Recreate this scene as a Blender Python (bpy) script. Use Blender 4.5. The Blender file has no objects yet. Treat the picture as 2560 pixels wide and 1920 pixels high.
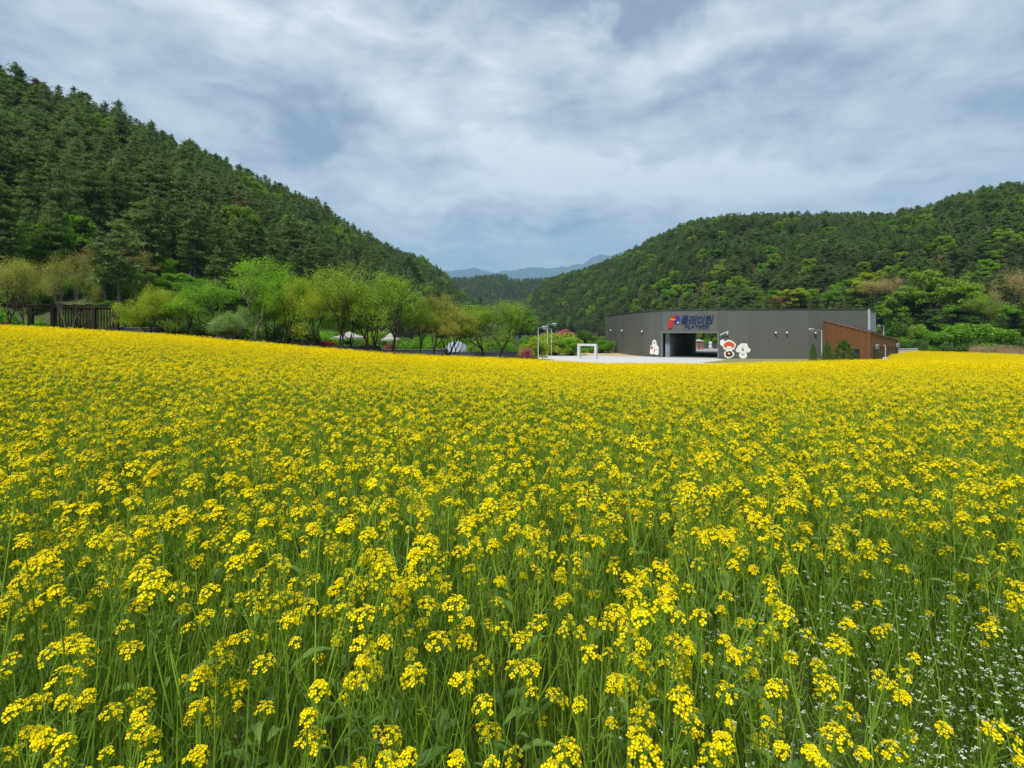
import bpy, bmesh, math, random
import numpy as np
from mathutils import Vector, Matrix

random.seed(7)
rng = np.random.default_rng(11)
scene = bpy.context.scene
COL = scene.collection
F = 1280.0          # focal length in photograph pixels
HZ = 830.0          # photograph row of the horizon

# ------------------------------------------------------------------ camera
cam_d = bpy.data.cameras.new('camera')
cam = bpy.data.objects.new('camera', cam_d)
COL.objects.link(cam)
cam.location = (0, 0, 0)            # z = 0 is eye level everywhere in this script
cam.rotation_euler = (math.radians(90), 0, 0)
cam_d.sensor_width = 36
cam_d.lens = 18
cam_d.shift_y = -130 / 2560
cam_d.clip_start = 0.02
cam_d.clip_end = 60000
scene.camera = cam

# ------------------------------------------------------------------ render
scene.view_settings.view_transform = 'Standard'
scene.view_settings.look = 'None'
scene.view_settings.exposure = 1.92
scene.view_settings.gamma = 1
scene.view_settings.use_curve_mapping = False
cy = scene.cycles
cy.max_bounces = 5
cy.diffuse_bounces = 3
cy.glossy_bounces = 2
cy.transmission_bounces = 3
cy.transparent_max_bounces = 6
cy.volume_bounces = 0
cy.caustics_reflective = False
cy.caustics_refractive = False
cy.sample_clamp_indirect = 6
cy.use_denoising = True

# ------------------------------------------------------------------ node helpers
class NT:
    """small wrapper that writes shader maths tersely"""
    def __init__(s, tree):
        s.t = tree; s.n = tree.nodes; s.l = tree.links
    def node(s, typ, **kw):
        n = s.n.new(typ)
        for k, v in kw.items(): setattr(n, k, v)
        return n
    def put(s, sock, v):
        if isinstance(v, bpy.types.NodeSocket): s.l.new(v, sock)
        elif v is not None: sock.default_value = v
    def m(s, op, a, b=None, c=None, clamp=False):
        n = s.node('ShaderNodeMath', operation=op, use_clamp=clamp)
        s.put(n.inputs[0], a); s.put(n.inputs[1], b); s.put(n.inputs[2], c)
        return n.outputs[0]
    def noise(s, vec, scale, detail=4, rough=.55, dist=0, dim='3D'):
        n = s.node('ShaderNodeTexNoise', noise_dimensions=dim)
        s.put(n.inputs['Vector'], vec)
        n.inputs['Scale'].default_value = scale; n.inputs['Detail'].default_value = detail
        n.inputs['Roughness'].default_value = rough; n.inputs['Distortion'].default_value = dist
        return n.outputs['Fac']
    def ramp(s, fac, stops):
        n = s.node('ShaderNodeValToRGB'); s.put(n.inputs[0], fac)
        r = n.color_ramp
        while len(r.elements) < len(stops): r.elements.new(.5)
        for e, (p, c) in zip(r.elements, stops):
            e.position = p; e.color = (*c, 1)
        return n.outputs[0]
    def mix(s, fac, a, b, mode='MIX'):
        n = s.node('ShaderNodeMix', data_type='RGBA', blend_type=mode)
        s.put(n.inputs[0], fac)
        s.put(n.inputs[6], (*a, 1) if isinstance(a, tuple) else a)
        s.put(n.inputs[7], (*b, 1) if isinstance(b, tuple) else b)
        return n.outputs[2]
    def comb(s, x, y, z):
        n = s.node('ShaderNodeCombineXYZ')
        s.put(n.inputs[0], x); s.put(n.inputs[1], y); s.put(n.inputs[2], z)
        return n.outputs[0]

# ------------------------------------------------------------------ sun and sky
SUN_EL, SUN_AZ = math.radians(57), math.radians(-152)   # azimuth from +Y towards +X: the sun is left and behind
sd = Vector((math.sin(SUN_AZ) * math.cos(SUN_EL), math.cos(SUN_AZ) * math.cos(SUN_EL), math.sin(SUN_EL)))
sl = bpy.data.lights.new('sun', 'SUN'); sun = bpy.data.objects.new('sun', sl); COL.objects.link(sun)
sl.energy = 1.5; sl.angle = math.radians(11); sl.color = (1.0, .955, .88)
sun.rotation_euler = sd.to_track_quat('Z', 'Y').to_euler()
sun.location = (0, 0, 40)

world = bpy.data.worlds.new('World'); scene.world = world; world.use_nodes = True
W = NT(world.node_tree); W.n.clear()
out = W.node('ShaderNodeOutputWorld'); bg = W.node('ShaderNodeBackground')
bg.inputs['Strength'].default_value = .1
W.l.new(bg.outputs[0], out.inputs[0])
sky = W.node('ShaderNodeTexSky', sky_type='NISHITA'); sky.sun_disc = False
sky.sun_elevation = SUN_EL; sky.sun_rotation = SUN_AZ
tc = W.node('ShaderNodeTexCoord'); sep = W.node('ShaderNodeSeparateXYZ')
W.l.new(tc.outputs['Generated'], sep.inputs[0])
dx, dy, dz = sep.outputs
zc = W.m('MAXIMUM', dz, 0.0)
az = W.m('ARCTAN2', dx, dy); el = W.m('ARCSINE', dz)
# cloud deck seen in perspective: direction projected on a layer overhead
den = W.m('ADD', zc, .16)
px = W.m('DIVIDE', dx, den); py = W.m('DIVIDE', dy, den)
pl = W.comb(px, py, 3.1)
big = W.noise(pl, 1.0, 6, .56, .5)
fine = W.noise(pl, 3.4, 7, .6, .4)
sph = W.comb(W.m('MULTIPLY', az, 1.0), W.m('MULTIPLY', el, 2.1), 7.7)
puff = W.noise(sph, 6.5, 9, .64, .3)
wx = W.m('MULTIPLY', W.m('SUBTRACT', W.noise(sph, 4.2, 5, .6), .5), .26)
wy = W.m('MULTIPLY', W.m('SUBTRACT', W.noise(W.comb(el, az, 2.2), 6.0, 5, .6), .5), .20)
azw = W.m('ADD', az, wx); elw = W.m('ADD', el, wy)
def blob(u, v, su, sv, amp):
    a0 = math.atan((u - 1280) / F); e0 = math.atan((HZ - v) / F * math.cos(a0))
    k1 = W.m('MULTIPLY', W.m('SUBTRACT', azw, a0), F / su * math.cos(a0) ** 2 ** .0)
    k2 = W.m('MULTIPLY', W.m('SUBTRACT', elw, e0), F / sv)
    r = W.m('ADD', W.m('MULTIPLY', k1, k1), W.m('MULTIPLY', k2, k2))
    g = W.m('POWER', 2.718, W.m('MULTIPLY', r, -1.0))
    return W.m('MULTIPLY', g, amp * 1.9)
blobs = [(1500, 470, 520, 80, .26), (1180, 400, 330, 60, .18), (2150, 420, 320, 50, .20), (1020, 520, 170, 50, .16),
         (720, 290, 120, 90, -.24), (820, 340, 120, 60, -.18), (560, 310, 90, 40, .16), (1880, 190, 190, 45, -.22),
         (1560, 15, 260, 40, -.30), (1000, 440, 120, 50, -.16), (1560, 500, 260, 26, -.16), (1350, 560, 320, 22, -.17),
         (900, 120, 500, 90, .07), (1250, 250, 400, 60, .07), (2250, 90, 300, 90, .06), (650, 430, 260, 40, .08),
         (1150, 610, 160, 12, .14), (200, 90, 300, 90, .0), (2500, 350, 120, 60, -.08), (2250, 450, 120, 22, -.10)]
acc = W.m('ADD', W.m('MULTIPLY', W.m('SUBTRACT', big, .5), .75), W.m('MULTIPLY', W.m('SUBTRACT', fine, .5), .8))
acc = W.m('ADD', acc, W.m('MULTIPLY', W.m('SUBTRACT', puff, .5), 1.6))
for b in blobs:
    if b[4]: acc = W.m('ADD', acc, blob(*b))
val = W.m('ADD', acc, .50, clamp=True)
cloud = W.ramp(val, [(0.0, (.84, .97, 1.24)), (.22, (1.12, 1.27, 1.50)), (.42, (1.55, 1.69, 1.85)), (.60, (1.92, 2.03, 2.12)), (.82, (2.42, 2.48, 2.50)), (1.0, (2.9, 2.93, 2.93))])
# thin pale blue band of clear air low over the valley
low = W.m('MULTIPLY', W.m('SUBTRACT', 1.0, W.m('SMOOTH_MIN', 1.0, W.m('DIVIDE', zc, .17), .3)), .75, clamp=True)
cloud2 = W.mix(low, cloud, (2.25, 2.65, 3.0))
W.l.new(W.mix(.96, sky.outputs[0], cloud2), bg.inputs['Color'])

# ------------------------------------------------------------------ materials
def mat(name):
    m = bpy.data.materials.new(name); m.use_nodes = True
    n = NT(m.node_tree); n.n.clear()
    o = n.node('ShaderNodeOutputMaterial')
    return m, n, o

def surface(name, c1, c2=None, scale=4, rough=.8, bump=0., bscale=30, metallic=0., vary=0., spec=.3, stretch=None, detail=6):
    m, n, o = mat(name)
    p = n.node('ShaderNodeBsdfPrincipled'); n.l.new(p.outputs[0], o.inputs[0])
    tcn = n.node('ShaderNodeTexCoord'); co = tcn.outputs['Object']
    if stretch:
        mp = n.node('ShaderNodeMapping'); mp.inputs['Scale'].default_value = stretch
        n.l.new(co, mp.inputs[0]); co = mp.outputs[0]
    col = n.mix(n.noise(co, scale, detail, .65), c1, c2 or tuple(x * .8 for x in c1))
    if vary:
        oi = n.node('ShaderNodeObjectInfo')
        f = n.m('MULTIPLY_ADD', oi.outputs['Random'], vary, 1 - vary / 2)
        col = n.mix(1.0, col, n.comb(f, f, f), 'MULTIPLY')
    n.put(p.inputs['Base Color'], col)
    p.inputs['Roughness'].default_value = rough; p.inputs['Metallic'].default_value = metallic
    p.inputs['Specular IOR Level'].default_value = spec
    if bump:
        b = n.node('ShaderNodeBump'); b.inputs['Strength'].default_value = bump; b.inputs['Distance'].default_value = .02
        n.put(b.inputs['Height'], n.noise(co, bscale, 5, .6)); n.l.new(b.outputs[0], p.inputs['Normal'])
    return m

def leafy(name, cols, trans=.35, island=.5, per_obj=.5, rough=.6, tcol=1.3):
    spec = .04 if name == 'yellow_petal' else .25
    """foliage: hue varies from leaf to leaf (random per island) and from plant to plant"""
    m, n, o = mat(name)
    g = n.node('ShaderNodeNewGeometry'); oi = n.node('ShaderNodeObjectInfo')
    f = n.m('ADD', n.m('MULTIPLY', g.outputs['Random Per Island'], island), n.m('MULTIPLY', oi.outputs['Random'], per_obj))
    f = n.m('ADD', f, (1 - island - per_obj) / 2)
    k = len(cols)
    col = n.ramp(f, [(i / (k - 1), c) for i, c in enumerate(cols)])
    p = n.node('ShaderNodeBsdfPrincipled'); n.put(p.inputs['Base Color'], col)
    p.inputs['Roughness'].default_value = rough; p.inputs['Specular IOR Level'].default_value = spec
    t = n.node('ShaderNodeBsdfTranslucent')
    n.put(t.inputs['Color'], n.mix(1.0, col, (tcol, tcol, tcol * .8), 'MULTIPLY'))
    mx = n.node('ShaderNodeMixShader'); mx.inputs[0].default_value = trans
    n.l.new(p.outputs[0], mx.inputs[1]); n.l.new(t.outputs[0], mx.inputs[2]); n.l.new(mx.outputs[0], o.inputs[0])
    return m

M = {}
M['petal'] = leafy('yellow_petal', [(.86, .64, .001), (.95, .76, .0015), (.98, .84, .004)], .30, .6, .3, .55, 1.0)
M['bud'] = leafy('flower_bud', [(.42, .46, .03), (.62, .56, .02)], .1, .6, .3)
M['stem'] = leafy('green_stem', [(.14, .25, .018), (.21, .34, .026), (.31, .43, .036)], .12, .4, .6)
M['rleaf'] = leafy('rapeseed_leaf', [(.075, .155, .03), (.12, .22, .04), (.18, .29, .06)], .3, .5, .5)
M['grass'] = leafy('undergrowth_green', [(.085, .165, .011), (.14, .24, .017), (.23, .35, .028)], .3, .5, .5)
M['white_petal'] = leafy('white_petal', [(.56, .60, .48), (.72, .75, .64)], .2)
M['pine'] = leafy('pine_needles', [(.082, .130, .040), (.135, .20, .060), (.20, .275, .08)], .38, .45, .55)
M['larch'] = leafy('light_conifer_needles', [(.06, .13, .03), (.10, .19, .04)], .2, .5, .5)
M['leaf_bright'] = leafy('bright_spring_leaf', [(.16, .33, .015), (.24, .44, .02), (.35, .52, .035)], .4)
M['leaf_green'] = leafy('fresh_green_leaf', [(.10, .24, .018), (.16, .34, .022), (.25, .44, .034)], .4)
M['leaf_olive'] = leafy('olive_leaf', [(.15, .26, .02), (.23, .36, .028), (.35, .47, .045)], .35)
M['leaf_lime'] = leafy('yellow_green_leaf', [(.24, .32, .02), (.34, .44, .025), (.46, .52, .05)], .4)
M['leaf_tan'] = leafy('tan_young_leaf', [(.30, .23, .07), (.44, .33, .13), (.56, .44, .22)], .3)
M['leaf_mix'] = leafy('olive_and_tan_leaf', [(.22, .28, .03), (.34, .36, .05), (.50, .38, .14)], .35)
M['leaf_dark'] = leafy('dark_green_leaf', [(.06, .13, .018), (.09, .18, .026), (.13, .24, .04)], .2)
M['leaf_red'] = leafy('red_blossom', [(.26, .05, .05), (.36, .09, .10), (.44, .17, .17)], .3)
M['leaf_maroon'] = leafy('maroon_leaf', [(.16, .025, .018), (.26, .05, .03)], .3)
M['leaf_white'] = leafy('white_blossom', [(.14, .30, .03), (.18, .34, .04), (.24, .38, .06), (.74, .74, .64)], .3, .9, .1)
M['reed'] = leafy('dry_reed', [(.30, .22, .12), (.46, .36, .22)], .3)
M['bark'] = surface('bark', (.085, .065, .05), (.045, .034, .027), 6, .95, .5, 12, stretch=(1, 1, .25))
M['bark_pale'] = surface('pale_bark', (.20, .17, .14), (.10, .085, .07), 6, .95, .5, 12, stretch=(1, 1, .25))

# ------------------------------------------------------------------ mesh helpers
def raw_mesh(name, verts, polys, mats, mat_idx=None, smooth=False):
    """polys: array (n,k) or a list of such arrays with different k"""
    if isinstance(polys, np.ndarray): polys = [polys]
    polys = [p for p in polys if len(p)]
    me = bpy.data.meshes.new(name)
    verts = np.asarray(verts, dtype=np.float32)
    loops = np.concatenate([p.ravel() for p in polys]).astype(np.int32)
    tot = np.concatenate([np.full(len(p), p.shape[1]) for p in polys]).astype(np.int32)
    start = np.concatenate([[0], np.cumsum(tot)[:-1]]).astype(np.int32)
    me.vertices.add(len(verts)); me.vertices.foreach_set('co', verts.ravel())
    me.loops.add(len(loops)); me.loops.foreach_set('vertex_index', loops)
    me.polygons.add(len(tot)); me.polygons.foreach_set('loop_start', start)
    try: me.polygons.foreach_set('loop_total', tot)
    except Exception: pass
    for mm in mats: me.materials.append(mm)
    if mat_idx is not None: me.polygons.foreach_set('material_index', np.asarray(mat_idx, dtype=np.int32))
    me.polygons.foreach_set('use_smooth', np.full(len(tot), bool(smooth)))
    me.update(calc_edges=True); me.validate()
    return me

class Geo:
    """collects numpy pieces and builds one mesh"""
    def __init__(s): s.v = []; s.f = {}; s.n = 0; s.mi = {}
    def add(s, v, f, mi=0):
        v = np.asarray(v, float); f = np.asarray(f, int)
        if not len(f): return s
        k = f.shape[1]
        s.f.setdefault(k, []).append(f + s.n); s.mi.setdefault(k, []).append(np.full(len(f), mi))
        s.v.append(v); s.n += len(v); return s
    def merge(s, g, M4=None):
        if not g.n: return s
        v = np.concatenate(g.v)
        if M4 is not None: v = v @ M4[:3, :3].T + M4[:3, 3]
        for k in g.f:
            s.f.setdefault(k, []).append(np.concatenate(g.f[k]) + s.n)
            s.mi.setdefault(k, []).append(np.concatenate(g.mi[k]))
        s.v.append(v); s.n += len(v); return s
    def box(s, x0, x1, y0, y1, z0, z1, mi=0):
        v = [(x0, y0, z0), (x1, y0, z0), (x1, y1, z0), (x0, y1, z0), (x0, y0, z1), (x1, y0, z1), (x1, y1, z1), (x0, y1, z1)]
        f = [(0, 3, 2, 1), (4, 5, 6, 7), (0, 1, 5, 4), (1, 2, 6, 5), (2, 3, 7, 6), (3, 0, 4, 7)]
        return s.add(v, f, mi)
    def beam(s, p, q, w, h, up=(0, 0, 1), mi=0):
        """box along p-q, w across, h along up"""
        p = np.array(p, float); q = np.array(q, float); d = q - p; L = np.linalg.norm(d); d /= L
        u = np.array(up, float); r = np.cross(d, u); r /= np.linalg.norm(r); u = np.cross(r, d)
        v = [p + r * a * w / 2 + u * b * h / 2 for a, b in ((-1, -1), (1, -1), (1, 1), (-1, 1))]
        v += [q + r * a * w / 2 + u * b * h / 2 for a, b in ((-1, -1), (1, -1), (1, 1), (-1, 1))]
        f = [(0, 1, 2, 3), (7, 6, 5, 4), (0, 4, 5, 1), (1, 5, 6, 2), (2, 6, 7, 3), (3, 7, 4, 0)]
        return s.add(v, f, mi)
    def tube(s, pts, rad, sides=5, mi=0, cap=True):
        pts = np.asarray(pts, float); n = len(pts)
        rad = np.broadcast_to(np.asarray(rad, float), (n,))
        d = np.gradient(pts, axis=0); d /= np.linalg.norm(d, axis=1)[:, None] + 1e-9
        ref = np.array([.31, .17, .93]) if abs(d[0] @ np.array([.31, .17, .93])) < .93 else np.array([1., 0, 0])
        r = np.cross(d, ref); r /= np.linalg.norm(r, axis=1)[:, None]
        u = np.cross(r, d)
        ang = np.arange(sides) * 2 * math.pi / sides
        ring = r[:, None] * np.cos(ang)[None, :, None] + u[:, None] * np.sin(ang)[None, :, None]
        v = (pts[:, None] + ring * rad[:, None, None]).reshape(-1, 3)
        i = np.arange(n - 1)[:, None] * sides; j = np.arange(sides)[None]; j2 = (j + 1) % sides
        f = np.stack([i + j, i + j2, i + sides + j2, i + sides + j], -1).reshape(-1, 4)
        s.add(v, f, mi)
        if cap:
            top = [[(n - 1) * sides + a for a in range(sides)]]
            s.f.setdefault(sides, []).append(np.array(top) + s.n - len(v)); s.mi.setdefault(sides, []).append(np.array([mi]))
        return s
    def prism(s, pts2, z0, z1, mi=0):
        """pts2 counter-clockwise outline"""
        n = len(pts2)
        v = [(x, y, z0) for x, y in pts2] + [(x, y, z1) for x, y in pts2]
        s.add(v, [(i, (i + 1) % n, n + (i + 1) % n, n + i) for i in range(n)], mi)
        b = s.n - 2 * n
        s.f.setdefault(n, []).append(np.array([[b + n + i for i in range(n)]])); s.mi.setdefault(n, []).append(np.array([mi]))
        s.f.setdefault(n, []).append(np.array([[b + i for i in reversed(range(n))]])); s.mi.setdefault(n, []).append(np.array([mi]))
        return s
    def mesh(s, name, mats, smooth=False):
        ks = sorted(s.f)
        if not isinstance(mats, (list, tuple)): mats = [mats]
        return raw_mesh(name, np.concatenate(s.v), [np.concatenate(s.f[k]) for k in ks], mats,
                        np.concatenate([np.concatenate(s.mi[k]) for k in ks]), smooth)
    def obj(s, name, mats, parent=None, smooth=False):
        return link(bpy.data.objects.new(name, s.mesh(name, mats, smooth)), parent)

def link(o, parent=None):
    COL.objects.link(o)
    if parent is not None: o.parent = parent
    return o
def tag(o, label, cat, group=None, kind=None):
    o['label'] = label
    if cat: o['category'] = cat
    if group: o['group'] = group
    if kind: o['kind'] = kind
    return o
def thing(name, loc, label, cat, group=None, rz=0.):
    e = bpy.data.objects.new(name, None); COL.objects.link(e)
    e.location = loc; e.rotation_euler = (0, 0, rz); e.empty_display_size = .3
    return tag(e, label, cat, group)
def struct(o): o['kind'] = 'structure'; return o

# ------------------------------------------------------------------ value noise in numpy
_tab = np.random.default_rng(3).random((256, 256))
def vnoise(x, y):
    xi = np.floor(x).astype(int); yi = np.floor(y).astype(int); fx = x - xi; fy = y - yi
    fx = fx * fx * (3 - 2 * fx); fy = fy * fy * (3 - 2 * fy)
    g = lambda a, b: _tab[a % 256, b % 256]
    return (g(xi, yi) * (1 - fx) + g(xi + 1, yi) * fx) * (1 - fy) + (g(xi, yi + 1) * (1 - fx) + g(xi + 1, yi + 1) * fx) * fy
def fbm(x, y, s, o=4):
    r = 0; a = .5; x = np.asarray(x, float) / s; y = np.asarray(y, float) / s
    for _ in range(o): r = r + a * (vnoise(x, y) - .5); x = x * 2.03 + 5.1; y = y * 2.03 + 1.7; a *= .5
    return r * 2

# ------------------------------------------------------------------ terrain
GA = [-1.6, -1.3, -1, -.68, -.46, -.23, -.005, .175, .41, .717, .78, 1.0, 1.6]
GY1 = [45, 45, 45, 47, 48, 50, 56, 58, 58, 60, 60, 60, 60]
GZ1 = [.1, -.2, -.54, -1.33, -2.27, -3.3, -4.03, -4.72, -4.78, -4.45, -4.42, -4.55, -4.6]
GY2 = [60, 60, 60, 60, 60, 60, 66, 66, 66, 66, 95, 86, 80]
GZ2 = [.1, -.2, -.54, -1.4, -2.4, -3.6, -4.5, -4.46, -4.46, -4.46, -4.55, -4.9, -5.0]
HILLS = [
    dict(u=[-800, -300, 0, 290, 480, 620, 800, 930, 1060, 1110, 1150, 1200, 1240],
         yf=[58, 62, 66, 70, 76, 84, 100, 130, 200, 260, 330, 450, 600],
         yr=[135, 150, 170, 210, 245, 285, 360, 450, 600, 680, 720, 760, 800],
         v=[0, 60, 172, 275, 372, 446, 520, 598, 650, 682, 722, 760, 822], th=13.5),
    dict(u=[1225, 1250, 1307, 1364, 1402, 1468, 1560, 1630, 1700, 1760, 1850, 1990, 2200, 2300, 2450, 2560, 2800, 3300],
         yf=[600, 470, 430, 400, 370, 320, 260, 225, 200, 180, 170, 162, 140, 125, 115, 110, 105, 100],
         yr=[760, 720, 700, 680, 660, 620, 560, 510, 460, 430, 400, 370, 330, 320, 305, 300, 290, 280],
         v=[822, 795, 755, 697, 683, 664, 627, 590, 556, 538, 530, 525, 528, 513, 462, 450, 430, 400], th=9),
    dict(u=[600, 900, 1120, 1177, 1235, 1260, 1285, 1340, 1400, 1500, 1700, 2000],
         yf=[850] * 12, yr=[1200] * 12,
         v=[740, 720, 692, 690, 682, 684, 696, 692, 690, 700, 720, 740], th=9),
]
for h in HILLS:
    h['a'] = (np.array(h['u']) - 1280) / F
    h['hr'] = (HZ - np.array(h['v'])) / F * np.array(h['yr']) - h['th']
def hill_t(h, a, y):
    yf = np.interp(a, h['a'], h['yf']); yr = np.interp(a, h['a'], h['yr'])
    return (y - yf) / (yr - yf), yf, yr
def base(x, y):
    a = x / np.maximum(y, 15.)
    y1 = np.interp(a, GA, GY1); z1 = np.interp(a, GA, GZ1); y2 = np.interp(a, GA, GY2); z2 = np.interp(a, GA, GZ2)
    yc = np.clip(y, 0, None)
    return np.where(yc < y1, -1.55 + yc / y1 * (z1 + 1.55), z1 + np.clip((yc - y1) / np.maximum(y2 - y1, 1), 0, 1) * (z2 - z1))
def H(x, y):
    x = np.asarray(x, float); y = np.asarray(y, float)
    a = x / np.maximum(y, 15.)
    g = base(x, y); z = g
    for h in HILLS:
        t, yf, yr = hill_t(h, a, y); hr = np.interp(a, h['a'], h['hr'])
        tt = np.clip(t, 0, 1)
        p = 1 - (1 - tt) ** 1.22
        zz = g + (np.maximum(hr, g) - g) * p
        zz = zz + fbm(x, y, 45, 4) * 9 * np.sin(np.clip(t, 0, 1.0) * math.pi) * np.minimum(1, np.maximum(hr, 0) / 40)
        zz = np.where(t > 1, np.maximum(zz - (y - yr) * .32, g), zz)
        zz = np.where((t > 0) & (a > h['a'][0]) & (a < h['a'][-1]), zz, g)
        z = np.maximum(z, zz)
    return z
def H1(x, y): return float(H(np.array([x]), np.array([y]))[0])
def field_edge(a): return np.where(a > .745, np.interp(a, GA, GY2), np.interp(a, GA, GY1))

def grid_obj(name, X, Y, Z, m):
    r, c = X.shape
    v = np.stack([X, Y, Z], -1).reshape(-1, 3)
    i = np.arange(r - 1)[:, None] * c + np.arange(c - 1)[None]
    f = np.stack([i, i + 1, i + c + 1, i + c], -1).reshape(-1, 4)
    return struct(link(bpy.data.objects.new(name, raw_mesh(name, v, f, [m], smooth=True))))

# soil / meadow / forest floor
M['ground'] = surface('meadow_soil', (.055, .085, .022), (.075, .062, .035), 1.2, .95, .6, 14)
M['forest'] = surface('forest_floor', (.030, .036, .014), (.050, .040, .022), .12, .95, .3, 2)
xs = np.linspace(-165, 165, 166); ys = np.linspace(-60, 100, 121)
X, Y = np.meshgrid(xs, ys)
ground = grid_obj('ground', X, Y, H(X, Y), M['ground'])
ground['label'] = 'field soil and valley floor'
aa = np.linspace(-1.62, 1.62, 300); yy = np.concatenate([np.linspace(99.5, 480, 120), np.linspace(488, 1500, 90)])
A, Y = np.meshgrid(aa, yy); X = A * Y
hills = grid_obj('hills', X, Y, H(X, Y) - .03, M['forest']); hills['label'] = 'wooded hills on both sides of the valley'
g = Geo(); g.add([(-13300, -13300, -6.2), (13300, -13300, -6.2), (13300, 13300, -6.2), (-13300, 13300, -6.2)], [(0, 1, 2, 3)])
struct(g.obj('plain', M['ground']))

# distant blue mountains, 11 km away
mu = [-3200, -1800, -400, 500, 900, 1110, 1160, 1175, 1187, 1205, 1232, 1255, 1285, 1340, 1385, 1420, 1455, 1480, 1505, 1530, 1560, 1620, 1700, 1900, 2300, 3000, 5000]
mv = [700, 650, 640, 690, 680, 676, 674, 671, 667, 674, 680, 678, 671, 668, 668, 665, 657, 644, 635, 637, 629, 615, 605, 620, 600, 650, 700]
R0 = 11500.
aa = np.linspace(-1.05, 1.05, 520); dd = np.linspace(-2400, 1000, 40)
A, D = np.meshgrid(aa, dd)
ytop = R0; Xm = A * (R0 + D); Ym = R0 + D
hh = (HZ - np.interp(A * F + 1280, mu, mv)) / F * R0 + fbm(A * 900, A * 0 + 4, 14, 4) * 55
prof = np.where(D < 0, 1 - (-D / 2400) ** 1.15, 1 - (D / 1010).clip(-1, 1) ** 1.3)
Zm = -7 + (hh + 7) * prof + fbm(Xm, Ym, 700, 5) * 390 * (1 - np.abs(prof - .5) * 2).clip(0, 1) * .8
M['mount'] = surface('far_forest', (.030, .050, .022), (.045, .060, .03), .004, .95)
struct(link(bpy.data.objects.new('distant_mountains', grid_obj('tmp', Xm, Ym, Zm, M['mount']).data)))
bpy.data.objects.remove(bpy.data.objects['tmp'])
bpy.data.objects['distant_mountains']['kind'] = 'structure'

# paved court, bare earth and lawn in front of the building, as sheets 4 mm and more apart
def sheet(name, pts, z, m):
    g = Geo(); n = len(pts)
    g.add([(x, y, z) for x, y in pts], [list(range(n))])
    return struct(g.obj(name, m))
M['concrete'] = surface('pale_concrete', (.54, .54, .53), (.44, .44, .44), .6, .85, .15, 20)
M['sand'] = surface('bare_sandy_earth', (.50, .39, .25), (.36, .29, .18), .7, .95, .5, 5)
M['lawn'] = surface('thin_lawn', (.17, .18, .06), (.26, .24, .11), 1.5, .95, .5, 8)
sheet('bare_earth', [(-3, 70), (2, 66), (20, 80), (32, 86), (24.5, 93.5), (22.9, 104), (22.3, 125), (8, 116), (2, 100), (-3, 84)], -4.400, M['sand'])
sheet('lawn', [(18, 63.5), (34, 62.5), (66, 62.5), (66, 84), (34.5, 86), (26, 76)], -4.404, M['lawn'])
sheet('courtyard_paving', [(2.6, 76), (5, 69), (16, 63), (36, 62), (33, 66), (29.5, 69.5), (27, 73), (33.5, 80.5), (34.2, 86), (26.4, 89.8), (21, 91.5), (14, 95.5), (10, 97), (3.6, 88)], -4.386, M['concrete'])

# ------------------------------------------------------------------ the curved grey building
ZB, ZT = -4.43, 3.75
front = [(21.8, 118), (22.0, 108), (22.8, 98), (24.2, 92.5), (26.2, 89.0), (34.2, 85.2), (38, 84.65), (48, 84.4), (58.6, 84.4)]
back = [(66, 93), (67, 108), (48.7, 110), (40.25, 112), (30, 118.5)]
M['panel'] = surface('grey_metal_panel', (.108, .112, .100), (.098, .102, .091), .35, .55, .04, 60, vary=.15, spec=.4)
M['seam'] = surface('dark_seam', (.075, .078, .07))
M['trim'] = surface('grey_portal_trim', (.15, .155, .14), (.14, .145, .13), 1, .5)
M['zinc'] = surface('blue_grey_ribbed_metal', (.25, .30, .34), (.21, .26, .30), 3, .5, stretch=(4, 4, .2))
M['inner'] = surface('passage_render', (.20, .19, .185), (.17, .165, .16), 1, .8)
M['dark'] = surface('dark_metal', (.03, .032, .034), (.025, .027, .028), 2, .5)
bld = thing('curved_hall', (40, 95, ZB), 'long dark grey metal-clad hall with curved left end, blue sign and open passage', 'building')
def L(x, y, z): return (x - 40, y - 95, z - ZB)
# smooth front curve
def smooth_curve(P, corner=(4, 5, 8)):
    P = np.array(P, float); out_ = [P[0]]
    for i in range(len(P) - 1):
        p0 = P[max(i - 1, 0)]; p1 = P[i]; p2 = P[i + 1]; p3 = P[min(i + 2, len(P) - 1)]
        if i == 4: out_.append(p2); continue
        if i == 3: p3 = p2 + (p2 - p1)
        if i == 5: p0 = p1 - (p2 - p1)
        for t in np.linspace(0, 1, 13)[1:]:
            out_.append(.5 * ((2 * p1) + (-p0 + p2) * t + (2 * p0 - 5 * p1 + 4 * p2 - p3) * t * t + (-p0 + 3 * p1 - 3 * p2 + p3) * t ** 3))
    return np.array(out_)
FC = smooth_curve(front)
seg = np.r_[0, np.cumsum(np.linalg.norm(np.diff(FC, axis=0), axis=1))]
def at_s(s): return np.array([np.interp(s, seg, FC[:, 0]), np.interp(s, seg, FC[:, 1])])
iL = int(np.argmin(np.linalg.norm(FC - np.array([26.2, 89]), axis=1))); iR = int(np.argmin(np.linalg.norm(FC - np.array([34.2, 85.2]), axis=1)))
sL, sR, sE = seg[iL], seg[iR], seg[-1]
def split(s0, s1, w):
    n = max(1, round((s1 - s0) / w)); return np.linspace(s0, s1, n + 1)
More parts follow.
